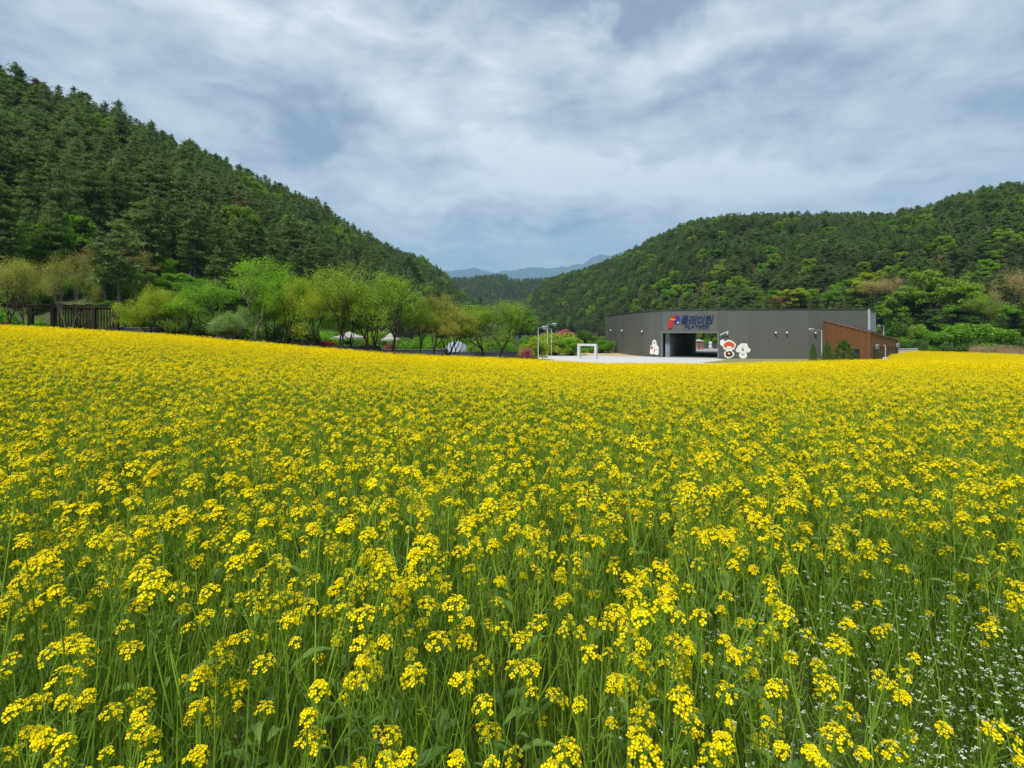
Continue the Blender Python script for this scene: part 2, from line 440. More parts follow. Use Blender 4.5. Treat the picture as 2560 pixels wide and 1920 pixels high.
def panel(s0, s1, z0, z1, name='wall_panel', m='panel', off=0., th=.06, gap=.010):
    a = at_s(s0 + gap / 2); b = at_s(s1 - gap / 2); d = b - a; d /= np.linalg.norm(d); nrm = np.array([d[1], -d[0]])
    if nrm[1] > 0 and nrm[0] > 0: nrm = -nrm
    a1 = a + nrm * (off + th); b1 = b + nrm * (off + th); a0 = a + nrm * off; b0 = b + nrm * off
    g = Geo(); v = [L(*p, z) for z in (z0, z1) for p in (a1, b1, b0, a0)]
    g.add(v, [(0, 1, 5, 4), (1, 2, 6, 5), (2, 3, 7, 6), (3, 0, 4, 7), (4, 5, 6, 7), (3, 2, 1, 0)])
    return g.obj(name, M[m], bld)
zl = -.18      # passage head height
for s0, s1 in ((0, sL), (sR, sE)):
    e = split(s0, s1, 1.6)
    for a_, b_ in zip(e[:-1], e[1:]): panel(a_, b_, ZB, ZT - .02)
e = split(sL, sR, 1.6)
for a_, b_ in zip(e[:-1], e[1:]): panel(a_, b_, zl, ZT - .02)
# backing wall behind the panel joints
g = Geo()
ring = [tuple(p) for p in FC] + back
def wallstrip(g, P, z0, z1, mi=0):
    for p, q in zip(P[:-1], P[1:]):
        g.add([L(*p, z0), L(*q, z0), L(*q, z1), L(*p, z1)], [(0, 1, 2, 3)], mi)
wallstrip(g, [tuple(p) for p in FC[:iL + 1]], ZB, ZT - .05); wallstrip(g, [tuple(p) for p in FC[iL:iR + 1]], zl, ZT - .05)
wallstrip(g, [tuple(p) for p in FC[iR:]], ZB, ZT - .05)
g.obj('backing_wall', M['seam'], bld)
g = Geo()
wallstrip(g, [(67, 108), (48.7, 110)], ZB, ZT - .05); wallstrip(g, [(48.7, 110), (40.25, 112)], zl, ZT - .05); wallstrip(g, [(40.25, 112), (30, 118.5), (21.8, 118)], ZB, ZT - .05)
g.obj('rear_wall', M['panel'], bld)
# ribbed pale side wall at the right end
g = Geo(); p = np.array([58.6, 84.4]); q = np.array([66, 93.]); n_ = 34
for i in range(n_):
    a_ = p + (q - p) * (i / n_); b_ = p + (q - p) * ((i + .6) / n_)
    g.beam(L(*((a_ + b_) / 2 + np.array([.05, -.05])), ZB), L(*((a_ + b_) / 2 + np.array([.05, -.05])), ZT - .06), .2, .06, up=(.76, -.65, 0))
g.beam(L(*(p + (q - p) * .5), ZB), L(*(p + (q - p) * .5), ZT - .06), 11.3, .05, up=(.76, -.65, 0))
g.obj('ribbed_side_wall', M['zinc'], bld)
g = Geo(); g.beam(L(58.75, 84.3, ZB), L(58.75, 84.3, ZT - .02), .34, .16, up=(0, 1, 0)); g.obj('downpipe', surface('pale_downpipe', (.45, .5, .53)), bld)
g = Geo(); wallstrip(g, [(66, 93), (67, 108)], ZB, ZT - .05); g.obj('rear_wall', M['zinc'], bld)
# roof and coping
g = Geo(); n = len(ring); g.add([L(x, y, ZT - .35) for x, y in ring], [list(range(n))]); g.obj('roof', M['seam'], bld)
g = Geo()
rr = [tuple(p) for p in FC] + [(66, 93), (67, 108)]
for p, q in zip(rr[:-1], rr[1:]):
    g.beam(L(*p, ZT + .03), L(*q, ZT + .03), .34, .12)
g.obj('coping', surface('dark_coping', (.07, .08, .075), rough=.4), bld)
# portal trim
pl_ = at_s(sL); pr_ = at_s(sR); d = (pr_ - pl_) / np.linalg.norm(pr_ - pl_); nr = np.array([d[1], -d[0]])
if nr[1] > 0: nr = -nr
o_ = nr * .12
g = Geo(); g.beam(L(*(pl_ - d * .12 + o_), ZB), L(*(pl_ - d * .12 + o_), zl), .26, .2, up=(*nr, 0)); g.obj('portal_jamb', M['trim'], bld)
g = Geo(); g.beam(L(*(pr_ + d * .12 + o_), ZB), L(*(pr_ + d * .12 + o_), zl), .26, .2, up=(*nr, 0)); g.obj('portal_jamb', M['trim'], bld)
g = Geo(); g.beam(L(*(pl_ - d * .25 + o_), zl + .13), L(*(pr_ + d * .25 + o_), zl + .13), .2, .27); g.obj('portal_lintel', M['trim'], bld)
# passage through the hall
pd = np.array([14.05, 23.0]); lw0 = pl_ + d * .9; lw1 = lw0 + pd
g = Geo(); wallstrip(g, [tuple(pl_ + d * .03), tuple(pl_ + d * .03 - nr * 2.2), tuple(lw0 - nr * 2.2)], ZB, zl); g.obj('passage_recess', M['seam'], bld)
g = Geo(); pp = lw0 - nr * 1.2 - d * .25
g.beam(L(*pp, ZB), L(*pp, zl), .75, .3, up=(*nr, 0)); g.obj('passage_column', M['zinc'], bld)
g = Geo(); wallstrip(g, [tuple(lw0 - nr * .9), (40.25, 112)], ZB, zl); g.obj('passage_wall', M['inner'], bld)
g = Geo(); wallstrip(g, [tuple(pr_), (48.7, 110)], ZB, zl); g.obj('passage_wall', M['inner'], bld)
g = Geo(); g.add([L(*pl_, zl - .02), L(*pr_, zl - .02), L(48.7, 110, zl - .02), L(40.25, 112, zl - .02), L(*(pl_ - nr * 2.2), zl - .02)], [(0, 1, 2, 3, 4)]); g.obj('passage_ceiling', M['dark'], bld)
M['shutter'] = surface('taupe_shutter', (.30, .275, .26), (.26, .24, .23), 1, .7)
lwa = lw0 - nr * .9; lwd = (np.array([40.25, 112]) - lwa); lwl = np.linalg.norm(lwd); lwd /= lwl; lwn = np.array([lwd[1], -lwd[0]])
for i in range(26):           # roller shutter slats along the passage wall
    z0 = ZB + .02 + i * .135
    g = Geo(); p = lwa + lwd * .6 + lwn * .06; q = lwa + lwd * 13.5 + lwn * .06
    g.beam(L(*p, z0 + .06), L(*q, z0 + .06), .07, .12); g.obj('shutter_slat', M['shutter'], bld)
g = Geo(); p = lwa + lwd * 17 + lwn * .6
g.beam(L(*(p), -1.5), L(*(p + lwn * .8), -1.5), .12, .7); g.obj('notice_board', surface('pale_board', (.45, .46, .46)), bld)
sheet('passage_floor', [tuple(pl_ + nr * .3), tuple(pr_ + nr * .3), (49.5, 113), (60, 140), (36, 140), (40, 113), tuple(pl_ - nr * 2)], -4.378, surface('passage_concrete', (.34, .32, .31), (.28, .27, .26), .6, .85))

# ---- helpers on the wall: local frame of a point of the facade
def facade(u, v, off=.08):
    """point of the facade that lies under photograph pixel (u, v)"""
    a = (u - 1280) / F
    ss = np.linspace(0, sE, 3000); P = np.stack([np.interp(ss, seg, FC[:, 0]), np.interp(ss, seg, FC[:, 1])], -1)
    k = int(np.argmin(np.abs(P[:, 0] / P[:, 1] - a))); p = P[k]
    t = P[min(k + 20, 2999)] - P[max(k - 20, 0)]; t /= np.linalg.norm(t); nn = np.array([t[1], -t[0]])
    if nn[1] > 0: nn = -nn
    z = (HZ - v) / F * p[1]
    p = p + nn * off
    return np.array([p[0], p[1], z]), t, nn
def frame_at(name, u, v, label, cat, group=None, off=.08):
    p, t, nn = facade(u, v, off)
    return thing(name, tuple(p), label, cat, group, math.atan2(t[1], t[0]))   # local x along wall, -y outwards

# ---- lettering built of bars
M['navy'] = surface('navy_letter_face', (.018, .045, .15), (.014, .035, .12), 3, .4)
def glyph(strokes, w, h, depth, thick, shear, x0, z0, mats, parent, name='letter'):
    g = Geo()
    for j, (ax, az, bx, bz) in enumerate(strokes):
        p = np.array([x0 + ax * w + (z0 + az * h) * shear, 0, z0 + az * h]); q = np.array([x0 + bx * w + (z0 + bz * h) * shear, 0, z0 + bz * h])
        dd_ = (q - p) / np.linalg.norm(q - p); th = thick * (.8 if abs(dd_[0]) > .8 else 1)
        dz_ = depth * (1 + .012 * j)
        g.beam(p - dd_ * th * .45 - np.array([0, dz_ / 2, 0]), q + dd_ * th * .45 - np.array([0, dz_ / 2, 0]), th, dz_, up=(0, 1, 0))
    return g.obj(name, mats, parent)
hang = thing('korean_sign', tuple(facade(1704, 799, .07)[0]), 'navy blue raised Korean lettering above the passage, upper line of the sign', 'sign', None,
             math.atan2(*(facade(1740, 809)[1][::-1])))
GL = {
 'pl': [(.12, .98, .88, .98), (.35, .95, .35, .76), (.65, .95, .65, .76), (.12, .72, .88, .72), (.02, .56, .98, .56), (.12, .40, .88, .40), (.88, .38, .88, .22), (.12, .22, .88, .22), (.12, .20, .12, .02), (.12, .02, .9, .02)],
 're': [(.02, .92, .42, .92), (.42, .90, .42, .52), (.04, .50, .42, .50), (.04, .50, .04, .08), (.04, .08, .46, .08), (.50, .5, .66, .5), (.68, 1, .68, 0), (.94, 1, .94, 0)],
 'i': [(.14, .86, .52, .86), (.58, .8, .58, .2), (.52, .14, .14, .14), (.06, .2, .06, .8), (.90, 1, .90, 0)],
 'won': [(.14, .96, .5, .96), (.56, .92, .56, .74), (.5, .68, .14, .68), (.08, .74, .08, .92), (.02, .52, .66, .52), (.36, .5, .36, .34), (.66, .36, .84, .36), (.92, 1, .92, .24), (.10, .26, .10, .02), (.10, .02, .96, .02)]}
lw_, lh_ = 1.08, 1.22
for k, ch in enumerate(['pl', 're', 'i', 'won']):
    glyph(GL[ch], lw_, lh_, .14, .15, .18, k * (lw_ + .22), -lh_ / 2, M['navy'], hang)
p_, t_, n__ = facade(1712, 820.5, .07)
lat = thing('latin_sign', tuple(p_), 'small navy PLAYWON lettering under the Korean line of the sign', 'sign', None, math.atan2(*(facade(1740, 817)[1][::-1])))
LT = {
 'P': [(.1, 0, .1, 1), (.1, 1, .85, 1), (.9, .92, .9, .58), (.85, .5, .1, .5)], 'L': [(.1, 1, .1, 0), (.1, 0, .9, 0)],
 'A': [(.0, 0, .45, 1), (.55, 1, 1, 0), (.2, .35, .8, .35)], 'Y': [(.0, 1, .5, .45), (1, 1, .5, .45), (.5, .45, .5, 0)],
 'W': [(.0, 1, .22, 0), (.25, 0, .5, .8), (.5, .8, .75, 0), (.78, 0, 1, 1)],
 'O': [(.2, 1, .8, 1), (.95, .88, .95, .12), (.8, 0, .2, 0), (.05, .12, .05, .88)], 'N': [(.08, 0, .08, 1), (.1, .95, .9, .05), (.92, 0, .92, 1)]}
xx = 0
for ch in 'PLAYWON':
    w_ = .52 if ch == 'W' else .38
    glyph(LT[ch], w_, .52, .12, .115, .18, xx, 0.03, M['navy'], lat); xx += w_ + .16
# ---- ribbon emblem left of the lettering
p_, t_, n__ = facade(1687, 804, .07)
emb = thing('ribbon_emblem', tuple(p_), 'red, orange and blue ribbon emblem shaped like a letter P above the passage', 'sign', None, math.atan2(*(facade(1700, 817)[1][::-1])))
def ribbon(name, pts, y, th, col):
    g = Geo(); a = sum(pts[i][0] * pts[(i + 1) % len(pts)][1] - pts[(i + 1) % len(pts)][0] * pts[i][1] for i in range(len(pts)))
    if a < 0: pts = pts[::-1]
    n = len(pts)
    v = [(x, y - th, z) for x, z in pts] + [(x, y, z) for x, z in pts]
    g.add(v, [(i, (i + 1) % n, n + (i + 1) % n, n + i)[::-1] for i in range(n)]); g.add(v, [list(range(n))]);
    g.obj(name, surface(name + '_paint', col, rough=.35), emb)
E = lambda X_, Z_: ((X_ - 640) / 7.373 / F * 87, (325 - Z_) / 7.373 / F * 87)     # emblem outline, metres on the wall
ribbon('red_leg', [E(540, 300), E(622, 300), E(600, 430), E(585, 446), E(530, 446), E(520, 436)], -.02, .14, (.62, .025, .03))
ribbon('crimson_band', [E(575, 290), E(618, 225), E(650, 200), E(690, 200), E(672, 245), E(640, 285)], -.03, .14, (.38, .02, .035))
arc = [E(660 + 76 * math.cos(t) * 1.0, 282 - 80 * math.sin(t)) for t in np.linspace(math.radians(78), math.radians(-105), 18)]
arc2 = [E(655 + 26 * math.cos(t) * 1.0, 285 - 32 * math.sin(t)) for t in np.linspace(math.radians(-105), math.radians(78), 14)]
ribbon('blue_bow', arc + arc2, -.01, .12, (.015, .05, .36))
ribbon('orange_band', [E(555, 272), E(590, 262), E(640, 270), E(668, 288), E(640, 306), E(600, 305), E(560, 292)], -.04, .16, (.80, .20, .04))
ribbon('cream_tip', [E(680, 355), E(708, 322), E(722, 330), E(715, 350), E(690, 366)], -.05, .14, (.85, .55, .22))

# ---- cut-out boards fixed beside the passage (their drawings are left out)
M['board_white'] = surface('white_board', (.80, .80, .78), (.74, .74, .73), 3, .5)
def board(u, v, parts, label, patches):
    e = frame_at('cutout_board', u, v, label, 'display board', 'white cut-out boards on the hall wall', .09)
    K = 86 / F / 7.373
    def disc(cx, cz, rx, rz, y0, y1, m, name, n=28, wob=.06, ph=0):
        g = Geo(); pts = [((cx + rx * math.cos(t) * (1 + wob * math.sin(5 * t + ph))) * K, (cz + rz * math.sin(t) * (1 + wob * math.cos(4 * t + ph))) * K) for t in np.linspace(0, 2 * math.pi, n, endpoint=False)]
        v_ = [(x, -y1, z) for x, z in pts] + [(x, -y0, z) for x, z in pts]; n = len(pts)
        g.add(v_, [(i, (i + 1) % n, n + (i + 1) % n, n + i)[::-1] for i in range(n)]); g.add(v_, [list(range(n))]); return g.obj(name, m, e)
    for k, (cx, cz, rx, rz) in enumerate(parts): disc(cx, cz, rx, rz, .0, .06 + .004 * k, M['board_white'], 'board_lobe', ph=k * 1.3)
    for k, (cx, cz, rx, rz, c) in enumerate(patches): disc(cx, cz, rx, rz, .05, .088 + .004 * k, surface('board_patch', c, rough=.6), 'colour_patch', 22, .05, k)
    return e
board(1637, 869, [(0, 85, 52, 66), (0, -20, 105, 95), (-55, -88, 60, 48), (55, -92, 55, 50)],
      'white cut-out board left of the passage with a small orange patch', [(-62, 0, 34, 28, (.62, .12, .05)), (0, 96, 26, 18, (.6, .28, .2)), (5, -50, 12, 42, (.2, .22, .3)), (62, -30, 20, 6, (.35, .38, .5))])
board(1819, 872, [(20, 58, 115, 100), (20, -98, 88, 72), (-92, 110, 44, 60)],
      'white cut-out board right of the passage with large orange and maroon patches', [(20, 62, 92, 68, (.66, .10, .03)), (20, 20, 52, 30, (.80, .78, .75)), (20, -92, 62, 52, (.09, .02, .035)), (20, -86, 20, 18, (.7, .6, .3))])
board(1856, 876, [(0, 40, 92, 84), (-10, 92, 40, 40), (48, 92, 38, 38), (5, -84, 72, 66), (-80, 5, 44, 44), (92, 5, 44, 44)],
      'plain white cut-out board furthest right of the passage with a blue mark', [(0, -72, 26, 9, (.06, .14, .42)), (0, 8, 22, 18, (.55, .16, .14)), (-2, 44, 14, 9, (.12, .12, .13))])

# ---- wall lamps and cameras
M['white'] = surface('white_paint', (.62, .62, .62), (.56, .57, .58), 2, .45)
for k, (u, v) in enumerate([(1530, 826), (1558, 827), (1608, 829), (1937.5, 832.5), (1965, 832.5), (2036.5, 833)]):
    where = ['leftmost wall lamp at the curved end of the hall', 'second wall lamp from the curved end of the hall', 'white wall lamp left of the passage above the small board',
             'white wall lamp midway between passage and brown annex', 'white wall lamp just right of the middle one on the grey wall', 'white wall lamp behind the street lamp beside the brown annex'][k]
    e = frame_at('wall_lamp', u, v, where, 'wall lamp', 'round wall lamps on the grey hall')
    g = Geo(); g.tube([(0, 0, 0), (0, -.18, 0)], [.05, .05], 8); g.obj('bracket', M['dark'], e)
    g = Geo(); g.tube([(0, -.12, .16), (0, -.2, .08), (0, -.26, -.1)], [.09, .15, .17], 10); g.obj('lamp_shade', M['white'], e, True)
for (u, v, lb) in [(1803, 836, 'white security camera nearest the passage corner'), (1811, 832, 'small white security camera between its neighbour and the white box')]:
    e = frame_at('security_camera', u, v, lb, 'camera', 'security cameras right of the passage')
    g = Geo(); g.tube([(.15, 0, .1), (.1, -.25, .08)], [.04, .04], 6); g.obj('bracket', M['white'], e)
    g = Geo(); g.tube([(.2, -.3, .1), (-.2, -.42, -.08)], [.09, .08], 8); g.tube([(-.18, -.41, -.07), (-.24, -.43, -.1)], [.11, .11], 8); g.obj('camera_body', M['white'], e)
e = frame_at('floodlight', 1817, 833, 'white hooded floodlight on the wall right of the passage', 'floodlight')
g = Geo(); g.tube([(0, -.02, -.25), (0, -.3, -.1), (.05, -.36, .35)], [.17, .16, .08], 10); g.obj('lamp_shade', M['white'], e, True)

# ------------------------------------------------------------------ brown annex
M['brown'] = surface('brown_corrugated', (.25, .115, .042), (.21, .095, .036), .5, .7, .1, 20, vary=.08)
M['brown_shaded'] = surface('brown_shade_side', (.15, .072, .032), (.125, .06, .028), .6, .7, .1, 20)  # same annex brown, darkened in the colour for the faces turned from the sun
M['glass'] = surface('dark_glass', (.02, .03, .035), (.03, .04, .045), 1, .12, spec=.6)
Aq = np.array([51.4, 84.3]); Cq = np.array([51.7, 74.]); Dq = np.array([63., 83.5]); zA, zC, zD = 1.8, -.03, -1.37
ax_ = thing('brown_annex', (*Cq, ZB), 'low brown annex with sloping roof at the right end of the grey hall', 'building')
LA = lambda x, y, z: (x - Cq[0], y - Cq[1], z - ZB)
npn = 16
for i in range(npn):
    t0, t1 = i / npn, (i + 1) / npn - .003
    p = Cq + (Aq - Cq) * t0; q = Cq + (Aq - Cq) * t1; z0 = zC + (zA - zC) * t0; z1 = zC + (zA - zC) * t1
    g = Geo(); v = []
    for off in (-.05 if i % 2 else -.10, .02):
        for (pt, zt) in ((p, None), (q, None), (q, z1), (p, z0)):
            v.append(LA(pt[0] + off, pt[1], ZB if zt is None else zt))
    g.add(v, [(0, 1, 2, 3)[::-1], (4, 5, 6, 7), (3, 2, 6, 7), (0, 3, 7, 4), (1, 5, 6, 2)[::-1]])
    g.obj('wall_panel', M['brown'], ax_)
g = Geo(); g.add([LA(*Cq, ZB), LA(*Dq, ZB), LA(*Dq, zD), LA(*Cq, zC)], [(0, 1, 2, 3)]); g.obj('front_wall', M['brown_shaded'], ax_)
Eq = np.array([66, 92.])
g = Geo(); g.add([LA(*Dq, ZB), LA(*Eq, ZB), LA(*Eq, zD), LA(*Dq, zD)], [(0, 1, 2, 3)]); g.obj('side_wall', M['brown_shaded'], ax_)
g = Geo(); g.add([LA(*Cq, zC - .06), LA(*Dq, zD - .06), LA(*Eq, zD - .06), LA(58.8, 84.3, zA - 1.4), LA(*Aq, zA - .06)], [(0, 1, 4), (1, 2, 3), (1, 3, 4)]); g.obj('roof', M['dark'], ax_)
g = Geo(); g.beam(LA(*Aq, zA + .04), LA(*Cq, zC + .04), .28, .12); g.beam(LA(*Cq, zC + .045), LA(*Dq, zD + .045), .28, .13); g.obj('roof_edge', surface('brown_flashing', (.20, .11, .07), rough=.5), ax_)
def annex_window(u0, u1, v0, v1, side):
    P0, P1 = (Cq, Aq) if side == 'left' else (Cq, Dq)
    def hit(u):
        a = (u - 1280) / F; dv = P1 - P0
        t = (a * P0[1] - P0[0]) / (dv[0] - a * dv[1]); return P0 + dv * t
    p, q = hit(u0), hit(u1); dv = (q - p) / np.linalg.norm(q - p); nn = np.array([dv[1], -dv[0]])
    if nn @ p > 0: nn = -nn
    zt = (HZ - v0) / F * p[1]; zb = (HZ - v1) / F * p[1]
    o = .13 if side == 'left' else .03
    fr = Geo()
    c0, c1 = p + nn * o, q + nn * o
    for (a_, b_) in (((*c0, zt), (*c1, zt)), ((*c0, zb), (*c1, zb))): fr.beam(LA(*a_), LA(*b_), .10, .07)
    for c in (c0, c1, (c0 + c1) / 2): fr.beam(LA(*c, zb), LA(*c, zt), .06, .08, up=(*nn, 0))
    fo = fr.obj('window', M['dark'], ax_)
    g = Geo(); c0 = p + nn * (o + .01); c1 = q + nn * (o + .01)
    g.add([LA(*c0, zb), LA(*c1, zb), LA(*c1, zt), LA(*c0, zt)], [(0, 1, 2, 3)]); g.obj('pane', M['glass'], fo)
annex_window(2132, 2150.5, 873, 894, 'left')
for (u0, u1) in ((2196, 2200.5), (2201.5, 2206), (2219, 2223), (2228, 2232), (2237, 2240.5)): annex_window(u0, u1, 868 + (u0 - 2196) * -.04, 886, 'right')
g = Geo(); pa = Cq + (Dq - Cq) * .12; pb = Cq + (Dq - Cq) * .19; nA = np.array([.64, -.77])
g.beam(LA(*((pa + pb) / 2 + nA * .04), ZB), LA(*((pa + pb) / 2 + nA * .04), ZB + 2.3), 1.0, .08, up=(*nA, 0)); g.obj('door', M['dark'], ax_)
for k, f_ in enumerate((.19, .93)):
    p = Cq + (Dq - Cq) * f_ + nA * .15
    o = thing('vent_box', (*p, -2.15), ['white vent box above the annex door', 'white vent box at the far right corner of the brown annex'][k], 'vent', 'vent boxes on the brown annex')
    g = Geo(); g.box(-.22, .22, -.14, .14, -.3, .3); g.obj('housing', M['white'], o)
    g = Geo()
    for j in range(4): g.box(-.18, .18, -.17, -.14, -.22 + j * .12, -.16 + j * .12)
    g.obj('louvre', M['dark'], o)
p = Cq + (Dq - Cq) * .46 + nA * .2
g = Geo(); g.tube([(0, 0, 0), (0, 0, 2.2), (-.1, -.05, 2.4), (-.3, -.1, 2.42)], [.07] * 4, 8)
o = g.obj('flue_pipe', M['white'], None, True); o.location = (*p, ZB); tag(o, 'thin white flue pipe rising along the brown annex wall', 'pipe')
ac = thing('air_conditioner', (52.3, 71.5, -4.43), 'white outdoor air conditioning unit standing before the brown annex', 'air conditioner', None, .35)
zt_ = (HZ - 893) / F * 71.5 + 4.43
g = Geo(); g.box(-.5, .5, -.2, .2, .05, zt_); g.obj('housing', M['white'], ac)
g = Geo(); g.tube([(.12, -.2, zt_ * .62), (.12, -.23, zt_ * .62)], [.3, .3], 16); g.obj('fan_grille', M['dark'], ac)
g = Geo(); g.box(-.45, -.3, -.16, .16, 0, .05); g.box(.3, .45, -.16, .16, 0, .05); g.obj('foot', M['dark'], ac)

# white railing right of the annex
fe = thing('white_railing', (66.5, 88, -4.5), 'low white metal railing between the annex and the flower bank', 'railing')
g = Geo()
for zz in (.3, 1.3, 1.6): g.beam((-1, 0, zz), (4.4, 1.5, zz), .06, .09)
g.obj('rail', M['white'], fe)
for i in range(13):
    t = i / 12; g = Geo(); g.beam((-1 + 5.4 * t, 1.5 * t, 0), (-1 + 5.4 * t, 1.5 * t, 1.6), .07, .05, up=(0, 1, 0)); g.obj('post', M['white'], fe)
g = Geo(); g.box(-1, 1.6, .45, .5, .1, 1.15); g.obj('rail_panel', M['white'], fe)

# ------------------------------------------------------------------ street lamps
M['galv'] = surface('galvanised_steel', (.28, .30, .30), (.23, .25, .26), 3, .45, metallic=.3)
def street_lamp(u, vtop, Y, arm, label, rz=0):
    X_ = (u - 1280) / F * Y; zt = (HZ - vtop) / F * Y; z0 = H1(X_, Y) + .03
    e = thing('street_lamp', (X_, Y, z0), label, 'street lamp', 'street lamps around the court', rz)
    h = zt - z0; s = 1 if arm > 0 else -1; L_ = abs(arm)
    g = Geo(); g.tube([(0, 0, 0), (0, 0, .9), (0, 0, .92), (0, 0, h)], [.10, .095, .07, .055], 10); g.obj('pole', M['galv'], e, True)
    g = Geo(); g.box(-.16, .16, -.16, .16, 0, .03); g.obj('base_plate', M['galv'], e)
    g = Geo(); g.beam((0, 0, h - .05), (s * L_, 0, h + .02), .09, .09); g.obj('arm', M['galv'], e)
    g = Geo(); x0 = s * (L_ - .1); x1 = s * (L_ + .85)
    g.tube([(x0, 0, h + .03), (x0 + s * .3, 0, h + .07), (x1 - s * .2, 0, h + .06), (x1, 0, h)], [.07, .19, .2, .09], 8); o = g.obj('lamp_head', M['galv'], e, True); o.scale = (1, 1, 1)
    g = Geo(); g.box(min(x0 + s * .25, x1 - s * .2), max(x0 + s * .25, x1 - s * .2), -.12, .12, h - .16, h - .12); g.obj('lens', M['white'], e)
    return e
street_lamp(1345.6, 819, 74, .55, 'street lamp nearest the field edge, left of the white frame')
street_lamp(1368.8, 811, 88, .8, 'tallest street lamp of the trio left of the white frame')
street_lamp(1379, 822, 94, -.8, 'farther street lamp whose arm points left, behind the trio')
street_lamp(2054, 825, 70, -1.0, 'grey street lamp in front of the hall beside the annex')
street_lamp(2209, 815, 112, -.6, 'distant street lamp rising behind the brown annex roof')

# white walk-through frame on the court
X_ = (1468.5 - 1280) / F * 85
fr = thing('photo_arch', (X_, 85, -4.386), 'white square walk-through photo arch standing on the pale court', 'photo arch', None, -.55)
w_, h_, t_ = 3.0, 2.42, .34
for sx in (-1, 1):
    g = Geo(); g.box(sx * w_ / 2 - t_ / 2, sx * w_ / 2 + t_ / 2, -.3, .3, 0, h_ - t_); o = g.obj('leg', M['white'], fr)
g = Geo(); g.box(-w_ / 2 - t_ / 2, w_ / 2 + t_ / 2, -.3, .3, h_ - t_ + .003, h_); g.obj('top_beam', M['white'], fr)

# ------------------------------------------------------------------ pergola
M['dkwood'] = surface('dark_stained_timber', (.030, .020, .014), (.020, .014, .010), 5, .75, .2, 20, vary=.2)
M['dkwood2'] = surface('weathered_beam', (.075, .055, .045), (.05, .038, .03), 5, .8)
YP = 46.5; pu = lambda u: (u - 1280) / F * YP
zp0 = -1.2; zt = (HZ - 764) / F * YP
pg = thing('pergola', (pu(185), YP, zp0), 'dark brown timber pergola with vertical slats at the left field edge', 'pergola')
ox = pu(185); hp = zt - zp0
for dyy in (0, 2.4):
    for u in (78, 133, 235, 292):
        g = Geo(); g.beam((pu(u) - ox, dyy, 0), (pu(u) - ox, dyy, hp - .22), .3, .26, up=(0, 1, 0)); g.obj('post', M['dkwood'], pg)
    g = Geo(); g.beam((pu(70) - ox, dyy, hp - .11), (pu(298) - ox, dyy, hp - .11), .26, .22); g.obj('beam', M['dkwood'], pg)
g = Geo(); g.box(pu(70) - ox, pu(131) - ox, -.2, 2.6, hp, hp + .12); g.obj('roof_slab', M['dkwood2'], pg)
for i in range(5):
    x_ = pu(150 + i * 34) - ox; g = Geo(); g.beam((x_, -.15, hp + .06), (x_, 2.6, hp + .06), .14, .12); g.obj('rafter', M['dkwood'], pg)
for i in range(20):
    u = 141 + i * 7.4
    if abs(u - 235) < 5: continue
    x_ = pu(u) - ox; g = Geo(); g.beam((x_, .02, .15), (x_, .02, hp - .22), .125, .07, up=(0, 1, 0)); g.obj('slat', M['dkwood'], pg)

# ------------------------------------------------------------------ tile-capped garden wall along the field edge
M['tile'] = surface('black_roof_tile', (.045, .05, .058), (.03, .034, .04), 4, .5)
M['stonewall'] = surface('grey_brown_wall', (.17, .15, .13), (.11, .10, .09), 2, .9, .5, 10)
gw = thing('tile_capped_wall', ((800 - 1280) / F * 50, 50, -3), 'low garden wall with black tile cap and white tile ends behind the trees', 'wall')
go = np.array(gw.location)
wsegs = [(299, 405, 821, 47.0), (405, 590, 843, 49.0), (590, 780, 856, 50.0), (780, 950, 867, 51.5), (950, 1120, 876, 55), (1120, 1290, 882, 60)]
for (u0, u1, vt, Yw) in wsegs:
    x0 = (u0 - 1280) / F * Yw; x1 = (u1 - 1280) / F * Yw; zt_ = (HZ - vt) / F * Yw
    lx0, lx1, ly = x0 - go[0], x1 - go[0], Yw - go[1]; lz = zt_ - go[2]
    g = Geo(); g.box(lx0, lx1, ly - .16, ly + .16, lz - 2.3, lz - .33); s_ = g.obj('wall_section', M['stonewall'], gw)
    g = Geo(); n_ = 2
    g.add([(lx0, ly - .5, lz - .34), (lx1, ly - .5, lz - .34), (lx1, ly, lz - .03), (lx0, ly, lz - .03), (lx0, ly + .5, lz - .34), (lx1, ly + .5, lz - .34)], [(0, 1, 2, 3), (3, 2, 5, 4)])
    g.add([(lx0, ly - .5, lz - .345), (lx1, ly - .5, lz - .345), (lx1, ly + .5, lz - .345), (lx0, ly + .5, lz - .345)], [(3, 2, 1, 0)])
    xk = lx0
    while xk < lx1:
        g.tube([(xk, ly - .52, lz - .30), (xk, ly, lz + .01)], [.06, .06], 5); xk += .27
    g.tube([(lx0, ly, lz + .03), (lx1, ly, lz + .03)], [.1, .1], 6)
    g.obj('tile_cap', M['tile'], s_)
    g = Geo(); xk = lx0 + .13
    while xk < lx1:
        g.tube([(xk, ly - .54, lz - .36), (xk, ly - .50, lz - .36)], [.075, .075], 8); xk += .27
    o = g.obj('tile_ends', M['white'], s_); o['kind'] = 'stuff'

